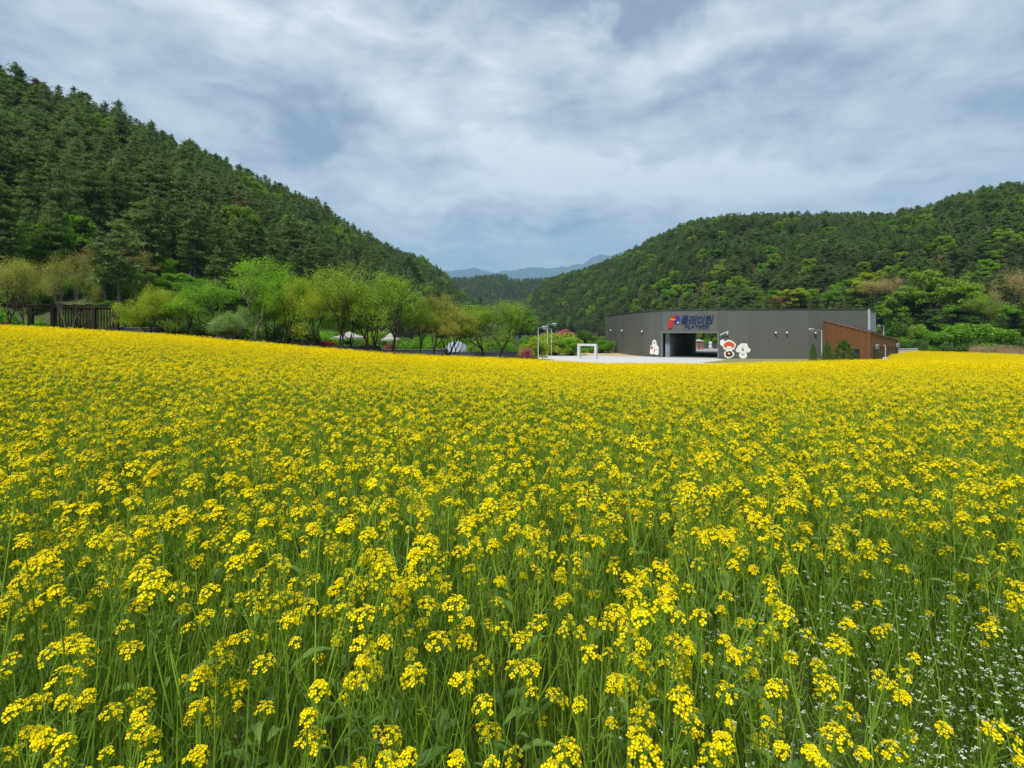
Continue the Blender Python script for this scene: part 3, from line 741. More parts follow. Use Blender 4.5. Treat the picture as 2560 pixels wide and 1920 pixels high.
# ------------------------------------------------------------------ tents behind the trees
M['canvas'] = surface('white_canvas', (.34, .33, .31), (.30, .29, .28), 2, .8)
def tent(u0, u1, vt, ve, Yt, label):
    xc = ((u0 + u1) / 2 - 1280) / F * Yt; w = (u1 - u0) / F * Yt / 2; z0 = H1(xc, Yt)
    zt_ = (HZ - vt) / F * Yt - z0; ze = (HZ - ve) / F * Yt - z0
    e = thing('garden_tent', (xc, Yt, z0), label, 'tent', 'white tents behind the tree row')
    g = Geo(); k = 12; rings = [(0.02, zt_), (.25, zt_ - .25 * (zt_ - ze)), (.6, ze + .34 * (zt_ - ze)), (1, ze + .12), (1, ze - .1)]
    v = [(w * r * math.cos(t), w * r * math.sin(t) * .8, z) for r, z in rings for t in np.linspace(0, 2 * math.pi, k, endpoint=False)]
    g.add(v, [(i * k + j, i * k + (j + 1) % k, (i + 1) * k + (j + 1) % k, (i + 1) * k + j) for i in range(len(rings) - 1) for j in range(k)])
    g.obj('canopy', M['canvas'], e)
    for sx in (-1, 1):
        for sy in (-1, 1):
            g = Geo(); g.tube([(sx * w * .65, sy * w * .5, 0), (sx * w * .65, sy * w * .5, ze + .15)], [.05, .05], 6); g.obj('pole', M['dark'], e)
tent(828, 918, 829, 845, 64, 'wider white tent seen low between the trunks of the tree row')
tent(952, 1000, 832, 850, 66, 'smaller white tent to the right of the wide one behind the trees')
# pale blue dome
xc = (1141 - 1280) / F * 64; z0 = H1(xc, 64)
e = thing('dome_tent', (xc, 64, z0), 'pale blue grey dome standing behind the tree trunks', 'dome')
g = Geo(); R_ = 1.75; hz = (HZ - 853) / F * 64 - z0; k = 14
rings = [(1, .0), (1.02, .35), (.9, .65), (.62, .88), (.28, .98), (.02, 1)]
v = [(R_ * r * math.cos(t), R_ * r * math.sin(t), hz * z) for r, z in rings for t in np.linspace(0, 2 * math.pi, k, endpoint=False)]
g.add(v, [(i * k + j, i * k + (j + 1) % k, (i + 1) * k + (j + 1) % k, (i + 1) * k + j) for i in range(5) for j in range(k)])
g.obj('shell', surface('pale_blue_membrane', (.27, .31, .37), (.24, .28, .33), 2, .5), e)
g = Geo(); g.box(-.45, .45, -R_ - .08, -R_ + .2, 0, 1.9); g.obj('door', M['white'], e)

# ------------------------------------------------------------------ foliage generators
def rand_rot(n, tilt):
    """n rotation frames: normal near +z tilted by up to ~tilt, random heading"""
    th = rng.random(n) * 2 * math.pi; t = np.abs(rng.normal(0, tilt, n))
    nz = np.stack([np.sin(t) * np.cos(th), np.sin(t) * np.sin(th), np.cos(t)], -1)
    r = rng.normal(size=(n, 3)); ux = np.cross(nz, r); ux /= np.linalg.norm(ux, axis=1)[:, None]
    return ux, np.cross(nz, ux), nz
def cards(g, c, size, tilt=.9, aspect=.6, mi=0, n_side=4):
    """leaf-shaped quads (diamonds) at centres c"""
    c = np.asarray(c); n = len(c); ux, uy, nz = rand_rot(n, tilt)
    s = size * (.6 + .8 * rng.random(n))[:, None]
    if n_side == 4:
        v = np.stack([c - ux * s, c - uy * s * aspect + nz * s * .1, c + ux * s, c + uy * s * aspect + nz * s * .1], 1).reshape(-1, 3)
        f = np.arange(4 * n).reshape(n, 4)
    else:
        v = np.stack([c - ux * s, c + uy * s * aspect, c + ux * s * .9 - uy * s * aspect * .5], 1).reshape(-1, 3); f = np.arange(3 * n).reshape(n, 3)
    return g.add(v, f, mi)

def deciduous(seed, h=7, spread=.55, clear=.22, levels=4, leaves=26, leaf=.11, stems=1, droop=.0, twig=.35, fill=1.):
    r = np.random.default_rng(seed); wood = Geo(); tips = []
    def grow(p, d, L_, rad, lev):
        n = 4 if lev < levels - 1 else 3; pts = [p]; q = p.copy(); dd_ = d.copy()
        for i in range(n):
            dd_ = dd_ + r.normal(0, .10 + .05 * lev, 3) + np.array([0, 0, .05 - droop]); dd_ /= np.linalg.norm(dd_); q = q + dd_ * L_ / n; pts.append(q.copy())
        rr_ = np.linspace(rad, rad * .62, n + 1)
        wood.tube(pts, rr_, 6 if lev == 0 else (4 if lev < 3 else 3), cap=False)
        if lev >= levels: tips.append((pts[-1], dd_, L_)); tips.append((pts[-2], dd_, L_)); return
        if lev >= levels - 1: tips.append((pts[-1], dd_, L_)); tips.append((pts[1], dd_, L_))
        k = r.integers(3, 5) if lev < 2 else r.integers(2, 4)
        ph = r.random() * 6.28
        for j in range(k):
            an = ph + j * 6.28 / k + r.normal(0, .3); ti = (spread if lev else spread * .85) * (.7 + .6 * r.random())
            ref = np.cross(dd_, [0.2, .1, 1.]); ref /= np.linalg.norm(ref) + 1e-9; o2 = np.cross(dd_, ref)
            nd = dd_ * math.cos(ti) + (ref * math.cos(an) + o2 * math.sin(an)) * math.sin(ti)
            st = pts[-1] if j < 2 else pts[-1 - int(r.integers(0, 2))]
            grow(st, nd, L_ * (.62 + .22 * r.random()), rad * .58, lev + 1)
    for s in range(stems):
        d0 = np.array([r.normal(0, .10 + .12 * (stems > 1)), r.normal(0, .10 + .12 * (stems > 1)), 1.]); d0 /= np.linalg.norm(d0)
        grow(np.array([r.normal(0, .12) * (stems > 1), r.normal(0, .12) * (stems > 1), -.3]), d0, h * clear + .3, h * .016 / stems ** .4, 0)
    cr = Geo(); cs = []
    zmax = max(t[0][2] for t in tips)
    for (p, d_, L_) in tips:
        k = max(2, int(leaves * (.5 + r.random()) * fill))
        off = r.normal(0, twig, (k, 3)) * np.array([1, 1, .75])
        cs.append(p + d_ * .1 + off)
    c = np.concatenate(cs); s = h / max(c[:, 2].max(), 1)
    cards(cr, c, leaf / s, 1.4)
    return wood, cr, s
def bush(seed, n=6500, leaf=.028, flat=1., lumps=26):
    r = np.random.default_rng(seed); cr = Geo(); wood = Geo(); cs = []
    for i in range(lumps):
        th = r.random() * 6.28; rad = .55 * math.sqrt(r.random()); c0 = np.array([rad * math.cos(th), rad * math.sin(th), .14 + .66 * r.random()]); c0[:2] *= 1.15 - .4 * c0[2]
        s0 = .11 + .14 * r.random(); k = n // lumps
        d = r.normal(size=(k, 3)); d /= np.linalg.norm(d, axis=1)[:, None]
        cs.append(c0 + d * s0 * (r.random((k, 1)) ** .4) * np.array([1, 1, flat]))
        wood.tube([(0, 0, 0), tuple(c0 * np.array([.5, .5, .6])), tuple(c0)], [.035, .02, .008], 4, cap=False)
    cards(cr, np.concatenate(cs), leaf, 1.4)
    return wood, cr, 1.
def conifer(seed, n=5000):
    r = np.random.default_rng(seed); cr = Geo(); wood = Geo()
    z = r.random(n) ** .8; th = r.random(n) * 6.28; rad = (1 - z) ** .62 * .36 * (.55 + .5 * r.random(n)) + .02
    rad *= 1 + .18 * np.sin(th * 5 + z * 21)
    cards(cr, np.stack([rad * np.cos(th), rad * np.sin(th), .06 + z * .96], -1), .022, 1.3, .5)
    wood.tube([(0, 0, 0), (0, 0, .9)], [.03, .008], 5)
    return wood, cr, 1.
def crown_trees(seed, h=8., w=7., n=11000, leaf=.105, lumps=70):
    """dense broadleaf as seen on a hillside: many small billows, visible limbs"""
    r = np.random.default_rng(seed); cr = Geo(); wood = Geo(); cs = []
    wood.tube([(0, 0, -.6), (r.normal(0, .1), 0, h * .35), (r.normal(0, .25), r.normal(0, .25), h * .8)], [.17, .12, .04], 6, cap=False)
    big = [(r.uniform(0, 6.28), r.uniform(.2, 1), r.uniform(.35, .95)) for _ in range(6)]
    for i in range(lumps):
        z = h * (.30 + .64 * r.random() ** .85); q = (z / h - .58) / .44; env = w * .44 * math.sqrt(max(.04, 1 - q * q)) * (.85 + .25 * math.sin(seed + i % 6))
        th = big[i % 6][0] + r.normal(0, .5); rad = env * r.random() ** .4; c0 = np.array([rad * math.cos(th), rad * math.sin(th), z]); s0 = r.uniform(.35, .75)
        k = int(n // lumps * (.6 + .8 * r.random())); d = r.normal(size=(k, 3)); d /= np.linalg.norm(d, axis=1)[:, None]
        cs.append(c0 + d * s0 * (r.random((k, 1)) ** .45) * np.array([1, 1, .75]))
        wood.tube([(0, 0, h * .28), tuple(c0 * np.array([.5, .5, .8])), tuple(c0)], [.06, .04, .015], 4, cap=False)
    cards(cr, np.concatenate(cs), leaf, 1.4)
    return wood, cr, 1.
def pine(seed, h=14., w=4.6, first=.22, layers=15, dens=1., droop=.12):
    """tall pine: bare lower trunk, uneven tiers of flat needle pads"""
    r = np.random.default_rng(seed); cr = Geo(); wood = Geo(); cs = []
    bend = np.array([r.normal(0, .25), r.normal(0, .25)])
    tp = lambda t: np.array([bend[0] * math.sin(t * 2.5), bend[1] * math.sin(t * 2.1), h * t])
    wood.tube([tp(t) for t in np.linspace(-.04, .97, 7)], np.linspace(.17, .03, 7), 6, cap=False)
    for i in range(layers):
        t = first + (1 - first) * (i + r.random() * .6) / layers
        if t > .98: t = .98
        env = w * .5 * (1 - ((t - first) / (1 - first)) ** 1.9) ** .75 * (.72 + .5 * r.random()) + .22
        if t < first + .12: env *= .75
        k = int(r.integers(4, 7)); ph = r.random() * 6.28
        for j in range(k):
            if r.random() < .12: continue
            an = ph + j * 6.28 / k + r.normal(0, .25); L_ = env * (.65 + .5 * r.random()); d = np.array([math.cos(an), math.sin(an), -droop + .3 * (t - .5) + r.normal(0, .08)])
            p0 = tp(t); p1 = p0 + d * L_
            wood.tube([p0, (p0 + p1) / 2 + [0, 0, .06], p1], [.045, .03, .012], 3, cap=False)
            m_ = max(4, int(34 * dens * L_ / 1.6)); q = .25 + .8 * r.random(m_) ** .7
            c = p0 + d * L_ * q[:, None] + r.normal(0, 1, (m_, 3)) * np.array([.30, .30, .10]) * (.35 + q[:, None])
            cs.append(c)
    top = tp(.98); cs.append(top + r.normal(0, 1, (int(40 * dens), 3)) * np.array([.16, .16, .38]))
    c = np.concatenate(cs); nn_ = len(c)
    # needle sprays: elongated upward-leaning triangles and diamonds
    cards(cr, c, .27, .65, .34); cards(cr, c + rng.normal(0, .12, c.shape), .2, 1.1, .4, n_side=3)
    return wood, cr, 1.

PROTO = {}
def proto(key, gen):
    wood, cr, s = gen
    PROTO[key] = (wood.mesh(key + '_trunk', M['bark'], True), cr.mesh(key + '_crown', M['leaf_green']), s, wood, cr)
for i in range(5): proto('cherry%d' % i, deciduous(20 + i, 7, .56, .27, 4, 46, .050, 1, -.03, .21))
for i in range(3): proto('shrubby%d' % i, deciduous(40 + i, 7, .46, .22, 4, 34, .050, 3, -.02, .22))
for i in range(3): proto('bare%d' % i, deciduous(60 + i, 7, .42, .25, 4, 27, .045, 2, -.03, .24))
for i in range(3): proto('bush%d' % i, bush(70 + i))
for i in range(2): proto('cone%d' % i, conifer(80 + i))
for i in range(4): proto('broad%d' % i, crown_trees(90 + i))
for i in range(5): proto('pine%d' % i, pine(100 + i, 14, [4.5, 5.0, 4.2, 5.4, 4.8][i], [.25, .16, .3, .2, .35][i], [17, 18, 15, 16, 14][i]))
for i in range(2): proto('redpine%d' % i, pine(120 + i, 10, 6.0, .42, 9, 1.3, -.05))

def plant(key, name, loc, h, w, mcrown, label, cat, group=None, bark='bark', rz=None, lean=(0, 0)):
    """one tree of height h and crown width w (relative factor) from a prototype, as thing > trunk, crown"""
    mt, mc, s, _, _ = PROTO[key]
    e = thing(name, loc, label, cat, group, random.random() * 6.28 if rz is None else rz)
    e.rotation_euler[0] = lean[0]; e.rotation_euler[1] = lean[1]
    tn, cn = ('stems', 'foliage') if cat in ('shrub', 'bush') else ('trunk', 'crown')
    t = link(bpy.data.objects.new(tn, mt), e); c = link(bpy.data.objects.new(cn, mc), e)
    for o, m in ((t, M[bark]), (c, M[mcrown])):
        o.scale = (s * w, s * w, s * h)
        o.material_slots[0].link = 'OBJECT'; o.material_slots[0].material = m
    return e
EXT = {}
for k_, v_ in PROTO.items():
    a_ = np.concatenate(v_[4].v); EXT[k_] = (a_[:, 2].max() * v_[2], (np.percentile(a_[:, 0], 97) - np.percentile(a_[:, 0], 3)) * v_[2])

# ---- tree row along the field edge: (trunk u, crown top v, crown width px, depth, proto, crown material, bark, label)
row = [
 (20, 632, 120, 47, 'bare0', 'leaf_mix', 'bark', 'leaning tan and olive tree at the left photo edge before the pergola'),
 (66, 640, 105, 46, 'bare1', 'leaf_mix', 'bark', 'spreading olive tree with forked trunk at the left post of the pergola'),
 (172, 622, 108, 45.5, 'bare2', 'leaf_mix', 'bark_pale', 'many-stemmed tan and yellow tree before the pergola slats'),
 (380, 700, 105, 46.5, 'shrubby0', 'leaf_lime', 'bark', 'yellow-green rounded tree just right of the pergola'),
 (415, 712, 110, 48, 'shrubby1', 'leaf_lime', 'bark', 'yellow-green tree, second to the right of the pergola'),
 (470, 690, 110, 49.5, 'cherry0', 'leaf_green', 'bark', 'green tree behind the yellow-green pair right of the pergola'),
 (545, 688, 120, 48, 'cherry1', 'leaf_green', 'bark', 'green tree with low forked trunk left of the white blossoms'),
 (590, 760, 75, 47, 'shrubby2', 'leaf_white', 'bark_pale', 'small white-blossoming tree low in the row'),
 (636, 636, 130, 47.5, 'cherry2', 'leaf_bright', 'bark_pale', 'tallest bright tree of the row with a pale slanting trunk'),
 (664, 690, 100, 49, 'shrubby0', 'leaf_bright', 'bark', 'bright green tree with twin dark stems beside the pale slanting trunk'),
 (703, 672, 110, 47, 'cherry3', 'leaf_bright', 'bark', 'bright green tree with slim trunk right of the twin stems'),
 (732, 690, 110, 48.5, 'cherry4', 'leaf_lime', 'bark_pale', 'yellow-green tree with a thick pale trunk'),
 (777, 680, 130, 46.5, 'shrubby1', 'leaf_lime', 'bark', 'bright yellow-green tree left of the thin-leaved one'),
 (854, 650, 150, 47, 'bare0', 'leaf_olive', 'bark', 'thin-leaved olive tree with spreading fork before the wide tent'),
 (880, 720, 100, 49.5, 'cherry0', 'leaf_green', 'bark', 'small green tree right behind the thin-leaved olive one'),
 (924, 690, 110, 48, 'cherry1', 'leaf_olive', 'bark', 'olive tree with slender trunk between the two white tents'),
 (947, 700, 100, 50, 'cherry2', 'leaf_green', 'bark', 'green tree whose trunk stands left of the small tent'),
 (981, 672, 130, 47.5, 'cherry3', 'leaf_olive', 'bark', 'olive tree with double dark trunk before the small tent'),
 (1049, 732, 100, 49.5, 'cherry4', 'leaf_olive', 'bark', 'round olive tree left of the pale dome'),
 (1084, 728, 110, 50, 'cherry0', 'leaf_mix', 'bark', 'olive tree with straight dark trunk beside the pale dome'),
 (1121, 738, 110, 51, 'shrubby2', 'leaf_mix', 'bark', 'reddish olive tree with many stems in front of the pale dome'),
 (1210, 752, 110, 54, 'cherry1', 'leaf_olive', 'bark', 'olive tree second from the right end of the row'),
 (1258, 748, 135, 55, 'cherry2', 'leaf_olive', 'bark', 'last olive tree at the right end of the row near the court'),
]
for (u, vt, w, Yt, key, mc, bk, lb) in row:
    X_ = (u - 1280) / F * Yt; z0 = H1(X_, Yt); h = (HZ - vt) / F * Yt - z0; wm = w / F * Yt * 1.0
    plant(key, 'deciduous_tree', (X_, Yt, z0), h / EXT[key][0], wm / EXT[key][1], mc, lb, 'tree', 'trees along the field edge', bk)

# trees and shrubs placed behind the row and on the slopes: (u centre, v top, v bottom, width px, depth, proto, material, label, cat)
def place(u, vt, vb, w, Yt, key, mc, lb, cat='tree', group=None, bk='bark', on_ground=True, name=None):
    yq = np.linspace(50, 700, 2600); aq = (u - 1280) / F; zq = H(aq * yq, yq); hit = np.nonzero(zq >= (HZ - vb) / F * yq)[0]
    if cat == 'tree' and len(hit) and vb < 870 and hit[0] > 0: Yt = float(yq[hit[0]])
    if key.startswith('broad'): w *= .84
    X_ = (u - 1280) / F * Yt; z0 = H1(X_, Yt) if on_ground else (HZ - vb) / F * Yt
    h = max(.5, (HZ - vt) / F * Yt - z0); wm = w / F * Yt
    return plant(key, name or ('shrub' if cat == 'shrub' else 'deciduous_tree'), (X_, Yt, z0), h / EXT[key][0], wm / EXT[key][1], mc, lb, cat, group, bk)
place(280, 617, 740, 125, 62, 'bare1', 'leaf_tan', 'tan-leaved tree above the pergola on the lower slope')
place(200, 535, 665, 85, 72, 'broad0', 'leaf_bright', 'brightest green tree low on the left hillside above the tan tree')
place(115, 560, 690, 95, 72, 'broad1', 'leaf_green', 'green broadleaf left of the brightest one on the lower left slope')
place(30, 580, 700, 95, 70, 'broad2', 'leaf_green', 'green broadleaf at the left photo edge above the tan trees')
place(30, 285, 380, 75, 108, 'broad3', 'leaf_bright', 'bright green broadleaf high among the pines at the left photo edge')
place(375, 632, 720, 70, 68, 'broad1', 'leaf_bright', 'small bright tree between the tan tree and the pines')
place(160, 590, 700, 70, 70, 'broad3', 'leaf_green', 'green broadleaf below the brightest one on the lower left slope')
place(70, 545, 660, 70, 76, 'broad0', 'leaf_green', 'dark green broadleaf higher behind the left edge tan trees')
place(445, 685, 760, 120, 62, 'broad2', 'leaf_green', 'green broadleaf behind the yellow-green pair')
place(500, 500, 640, 50, 100, 'broad3', 'leaf_lime', 'slim yellow-green tree standing between the tall pines')
place(605, 668, 760, 90, 60, 'broad0', 'leaf_green', 'green broadleaf behind the pale slanting trunk')
place(560, 700, 790, 110, 58, 'broad3', 'leaf_green', 'low green broadleaf behind the white blossoms')
place(700, 720, 800, 130, 60, 'broad1', 'leaf_olive', 'olive broadleaf filling behind the bright trees')
place(830, 700, 800, 130, 60, 'broad2', 'leaf_olive', 'olive broadleaf behind the thin-leaved tree')
place(1010, 730, 830, 130, 62, 'broad0', 'leaf_green', 'green broadleaf behind the small tent')
place(1165, 760, 850, 120, 64, 'broad3', 'leaf_olive', 'olive broadleaf behind the dome')
place(1300, 770, 860, 90, 66, 'broad1', 'leaf_green', 'green broadleaf behind the last tree of the row')
place(700, 600, 690, 60, 120, 'pine1', 'larch', 'pale green larch on the left slope above the row', name='larch_tree')
place(1030, 640, 740, 60, 170, 'pine2', 'larch', 'bright larch near the low end of the left hill', name='larch_tree')
place(1205, 738, 780, 36, 300, 'pine1', 'larch', 'small pale larch at the valley mouth', name='larch_tree')
# shrubs near the court
for a in [(1335, 838, 890, 60, 80, 'bush0', 'leaf_lime', 'yellow-green shrub behind the nearest street lamp'),
          (1385, 826, 890, 90, 98, 'bush1', 'leaf_lime', 'large yellow-green shrub behind the two tall street lamps'),
          (1425, 840, 885, 60, 96, 'bush2', 'leaf_bright', 'bright shrub left of the white frame'),
          (1467, 820, 870, 50, 112, 'bush1', 'leaf_dark', 'dark round evergreen shrub above the white frame'),
          (1500, 848, 882, 60, 108, 'bush0', 'leaf_green', 'green shrub right behind the white frame'),
          (1395, 822, 850, 70, 118, 'bush2', 'leaf_red', 'red-blossoming shrub behind the tall street lamps'),
          (1430, 830, 850, 40, 116, 'bush0', 'leaf_red', 'pink-red shrub beside the dark evergreen'),
          (1310, 868, 894, 40, 72, 'bush1', 'leaf_red', 'low crimson shrub between the tree row and the lamps'),
          (1305, 890, 905, 36, 64, 'bush2', 'leaf_maroon', 'maroon shrub under the last tree of the row'),
          (1225, 865, 895, 60, 66, 'bush0', 'leaf_dark', 'dark shrub behind the right end of the garden wall'),
          (975, 855, 880, 24, 58, 'bush1', 'leaf_red', 'red shrub between the white tents'),
          (1095, 868, 885, 40, 60, 'bush2', 'leaf_red', 'red shrub left of the dome'),
          (1195, 850, 890, 50, 62, 'bush0', 'leaf_olive', 'olive shrub right of the dome'),
          (940, 820, 870, 60, 68, 'bush1', 'leaf_olive', 'olive shrub behind the wide tent'),
          (810, 848, 872, 60, 56, 'bush2', 'leaf_maroon', 'maroon shrub left of the wide tent'),
          (800, 830, 868, 70, 57, 'bush0', 'leaf_green', 'green shrub beside the left edge of the wide tent'),
          (15, 800, 820, 40, 47.5, 'bush1', 'leaf_maroon', 'orange-red shrub at the left photo edge'),
          (335, 775, 835, 55, 49, 'bush2', 'leaf_bright', 'bright shrub touching the right end of the pergola'),
          (690, 800, 860, 80, 54, 'bush0', 'leaf_dark', 'dark shrub behind the slim trunk of the row'),
          (760, 800, 860, 80, 54, 'bush1', 'leaf_dark', 'dark shrub right of the thick pale trunk'),
          (590, 810, 858, 80, 53, 'bush2', 'leaf_dark', 'dark shrub behind the white-blossoming tree'),
          (500, 800, 850, 100, 53, 'bush0', 'leaf_dark', 'dark shrub behind the low forked trunk'),
          (410, 790, 845, 100, 52, 'bush1', 'leaf_dark', 'dark shrub under the yellow-green pair'),
          (890, 850, 880, 60, 57, 'bush2', 'leaf_dark', 'dark shrub below the wide tent'),
          (1040, 850, 885, 80, 57, 'bush0', 'leaf_green', 'green shrub left of the dome behind the wall'),
          (1260, 845, 895, 70, 68, 'bush1', 'leaf_green', 'green shrub behind the last trunk of the row')]:
    place(*a, cat='shrub', group='shrubs around court and tree row')
# small conifers before the annex
for (u, vt, w, lb) in [(2033, 862, 24, 'narrow small conifer left of the street lamp by the annex'), (2068, 856, 34, 'middle small conifer right of the street lamp by the annex'), (2110, 852, 62, 'widest small conifer in front of the brown annex wall')]:
    Yt = 69; X_ = (u - 1280) / F * Yt; z0 = H1(X_, Yt); h = (HZ - vt) / F * Yt - z0
    plant('cone%d' % (u % 2), 'small_conifer', (X_, Yt, z0), h, w / F * Yt / .84 * 1.15, 'leaf_dark', lb, 'conifer', 'small conifers before the annex')
# seen through the passage: umbrella, statue-like white figure, trees
e = thing('white_parasol', ((1747 - 1280) / F * 128, 128, -4.46), 'white parasol seen through the passage of the hall', 'parasol')
g = Geo(); g.tube([(0, 0, 0), (0, 0, 2.4)], [.05, .05], 6); g.obj('pole', M['dark'], e)
g = Geo(); k = 8; v = [(0, 0, 2.75)] + [(1.5 * math.cos(t), 1.5 * math.sin(t), 2.15) for t in np.linspace(0, 2 * math.pi, k, endpoint=False)]
g.add(v, [(0, 1 + j, 1 + (j + 1) % k) for j in range(k)]); g.obj('canopy', M['canvas'], e)
e = thing('red_play_stand', ((1748 - 1280) / F * 131, 131, -4.46), 'red play stand under the white parasol beyond the passage', 'play stand')
g = Geo(); g.box(-1., -.85, -.1, .1, 0, 1.5); g.box(.85, 1., -.1, .1, 0, 1.5); g.box(-.2, .2, -.1, .1, 0, 1.1); g.box(-1, 1, -.12, .12, 1.5, 1.7); g.obj('frame', surface('red_orange_paint', (.55, .09, .03)), e)
e = thing('white_sculpture', ((1776 - 1280) / F * 124, 124, -4.46), 'rounded white sculpture on a pale plinth beyond the passage', 'sculpture'); e.scale = (.7, .7, .7)
g = Geo(); g.tube([(0, 0, .9), (0, 0, 1.2), (0, 0, 1.7), (0, 0, 1.95), (.0, 0, 2.4), (0, 0, 2.9), (0, 0, 3.15)], [.5, .62, .5, .34, .6, .5, .1], 12); g.obj('figure', M['white'], e, True)
g = Geo(); g.box(-.7, .7, -.5, .5, 0, .9); g.obj('plinth', surface('pale_stone', (.5, .48, .42)), e)
e = thing('yard_fence', ((1775 - 1280) / F * 138, 138, -4.46), 'pale board fence across the yard beyond the passage', 'fence')
for i in range(14):
    g = Geo(); g.box(-7 + i, -6.08 + i, -.04, .04, .1, 1.5 + .0); g.obj('board', M['canvas'], e)
place(1755, 780, 880, 60, 142, 'broad0', 'leaf_bright', 'bright green tree seen through the passage on its left side')
place(1780, 770, 880, 60, 134, 'broad2', 'leaf_dark', 'dark tree seen through the passage beside the white sculpture')
place(1800, 770, 880, 60, 145, 'broad1', 'leaf_dark', 'dark tree at the right edge of the passage view')

# ------------------------------------------------------------------ broadleaf trees on the hillsides, found by following the line of sight to the slope
def on_slope(u, v, y0=60, y1=1250):
    a = (u - 1280) / F; e_ = (HZ - v) / F
    yy_ = np.linspace(y0, y1, 2400); z = H(a * yy_, yy_)
    ok = np.nonzero(z + 1.5 >= e_ * yy_)[0]
    return None if not len(ok) else float(yy_[ok[0]])
hb = []
S = 2.304
for (x_, y_, w, c) in [(300, 420, 22, 'leaf_lime'), (475, 390, 26, 'leaf_bright'), (360, 505, 20, 'leaf_bright'), (425, 500, 30, 'leaf_green'), (205, 625, 26, 'leaf_bright'), (155, 668, 26, 'leaf_bright'),
                       (115, 695, 26, 'leaf_green'), (280, 705, 28, 'leaf_bright'), (385, 705, 20, 'leaf_lime'), (432, 698, 20, 'leaf_bright'), (520, 690, 26, 'leaf_lime'), (575, 680, 30, 'leaf_bright'),
                       (705, 592, 24, 'leaf_bright'), (480, 573, 16, 'leaf_lime'), (1090, 375, 30, 'leaf_green'), (935, 415, 20, 'leaf_lime'), (1065, 452, 18, 'leaf_lime'), (1485, 375, 38, 'leaf_bright'),
                       (1550, 430, 36, 'leaf_lime'), (1525, 530, 40, 'leaf_lime'), (1445, 612, 34, 'leaf_bright'), (1300, 592, 28, 'leaf_olive'), (2160, 245, 48, 'leaf_bright'), (2060, 290, 40, 'leaf_green'),
                       (2190, 430, 40, 'leaf_lime'), (2040, 530, 46, 'leaf_olive'), (1985, 600, 34, 'leaf_bright'), (1230, 690, 46, 'leaf_bright'), (1320, 665, 56, 'leaf_lime'), (1130, 730, 30, 'leaf_bright'),
                       (770, 750, 40, 'leaf_green'), (870, 765, 56, 'leaf_lime'), (800, 775, 40, 'leaf_tan'), (1000, 750, 28, 'leaf_green'), (380, 775, 22, 'leaf_green'), (470, 795, 20, 'leaf_bright'),
                       (90, 530, 14, 'leaf_bright'), (1010, 285, 16, 'leaf_olive'), (600, 315, 14, 'leaf_olive'), (30, 715, 20, 'leaf_lime'), (215, 715, 26, 'leaf_lime'), (270, 760, 24, 'leaf_green'),
                       (215, 390, 12, 'leaf_olive'), (1660, 500, 24, 'leaf_olive'), (1750, 570, 22, 'leaf_tan')]:
    hb.append((1600 + x_ / S, 420 + y_ / S, w * 1.05, c))
S = 3.16
for (x_, y_, w, c) in [(1460, 460, 18, 'leaf_bright'), (1415, 515, 14, 'leaf_bright'), (1155, 620, 14, 'leaf_bright'), (1040, 680, 20, 'leaf_bright'), (1320, 545, 12, 'leaf_green'), (1310, 705, 14, 'leaf_lime'),
                       (2170, 480, 24, 'leaf_bright'), (2105, 540, 26, 'leaf_bright'), (2000, 590, 22, 'leaf_lime'), (1940, 600, 12, 'leaf_lime'), (2180, 600, 20, 'leaf_bright'), (820, 480, 8, 'leaf_green'),
                       (930, 520, 9, 'leaf_green'), (655, 520, 10, 'leaf_green'), (1870, 710, 14, 'leaf_lime'), (1150, 660, 16, 'leaf_bright')]:
    hb.append((1000 + x_ / S, 540 + y_ / S, w * 1.05, c))
nm = {'leaf_lime': 'yellow-green', 'leaf_bright': 'bright green', 'leaf_green': 'fresh green', 'leaf_olive': 'olive green', 'leaf_tan': 'tan'}
taken = []; slope_trees = []
for i, (u, v, w, c) in enumerate(hb):
    Yt = on_slope(u, v + w * .35)
    if not Yt: continue
    X_ = (u - 1280) / F * Yt; z0 = H1(X_, Yt) - .8; wm = w / F * Yt; key = 'broad%d' % (i % 4)
    hm = max(7.5, wm * 1.15); taken.append((X_, Yt))
    e = plant(key, 'broadleaf_tree', (X_, Yt, z0), hm / EXT[key][0], wm / EXT[key][1], c, '', 'tree', 'single broadleaf trees among the right hill pines')
    sky = np.interp(u, [1250, 1400, 1560, 1700, 1850, 2200, 2450, 2560], [795, 683, 627, 556, 530, 528, 462, 450]); q = (v - sky) / (775 - sky)
    upo = 'near the skyline' if q < .2 else 'high on the slope' if q < .42 else 'midway up the slope' if q < .65 else 'low on the slope' if q < .85 else 'just over the roof line'
    where = ('at the valley mouth', 'left of the hall', 'above the curved hall end', 'above the hall sign', 'above the two middle wall lamps', 'above the annex', 'right of the annex', 'near the right photo edge')[int(np.searchsorted([1380, 1510, 1640, 1800, 2050, 2190, 2400], u))]
    slope_trees.append((e, u, '%s tree %s, %s' % (nm[c], upo.replace('the slope', 'right hill').replace('skyline', 'right skyline'), where)))
lab = {}
for e, u, t in slope_trees: lab.setdefault(t, []).append((u, e))
for t, L_ in lab.items():
    L_.sort(key=lambda q: q[0]); k = len(L_)
    for i, (u, e) in enumerate(L_):
        pre = '' if k == 1 else ('left ', 'right ')[i] if k == 2 else ('leftmost ', *['second ', 'third ', 'fourth ', 'fifth '][:k - 2], 'rightmost ')[i]
        e['label'] = (pre + t)
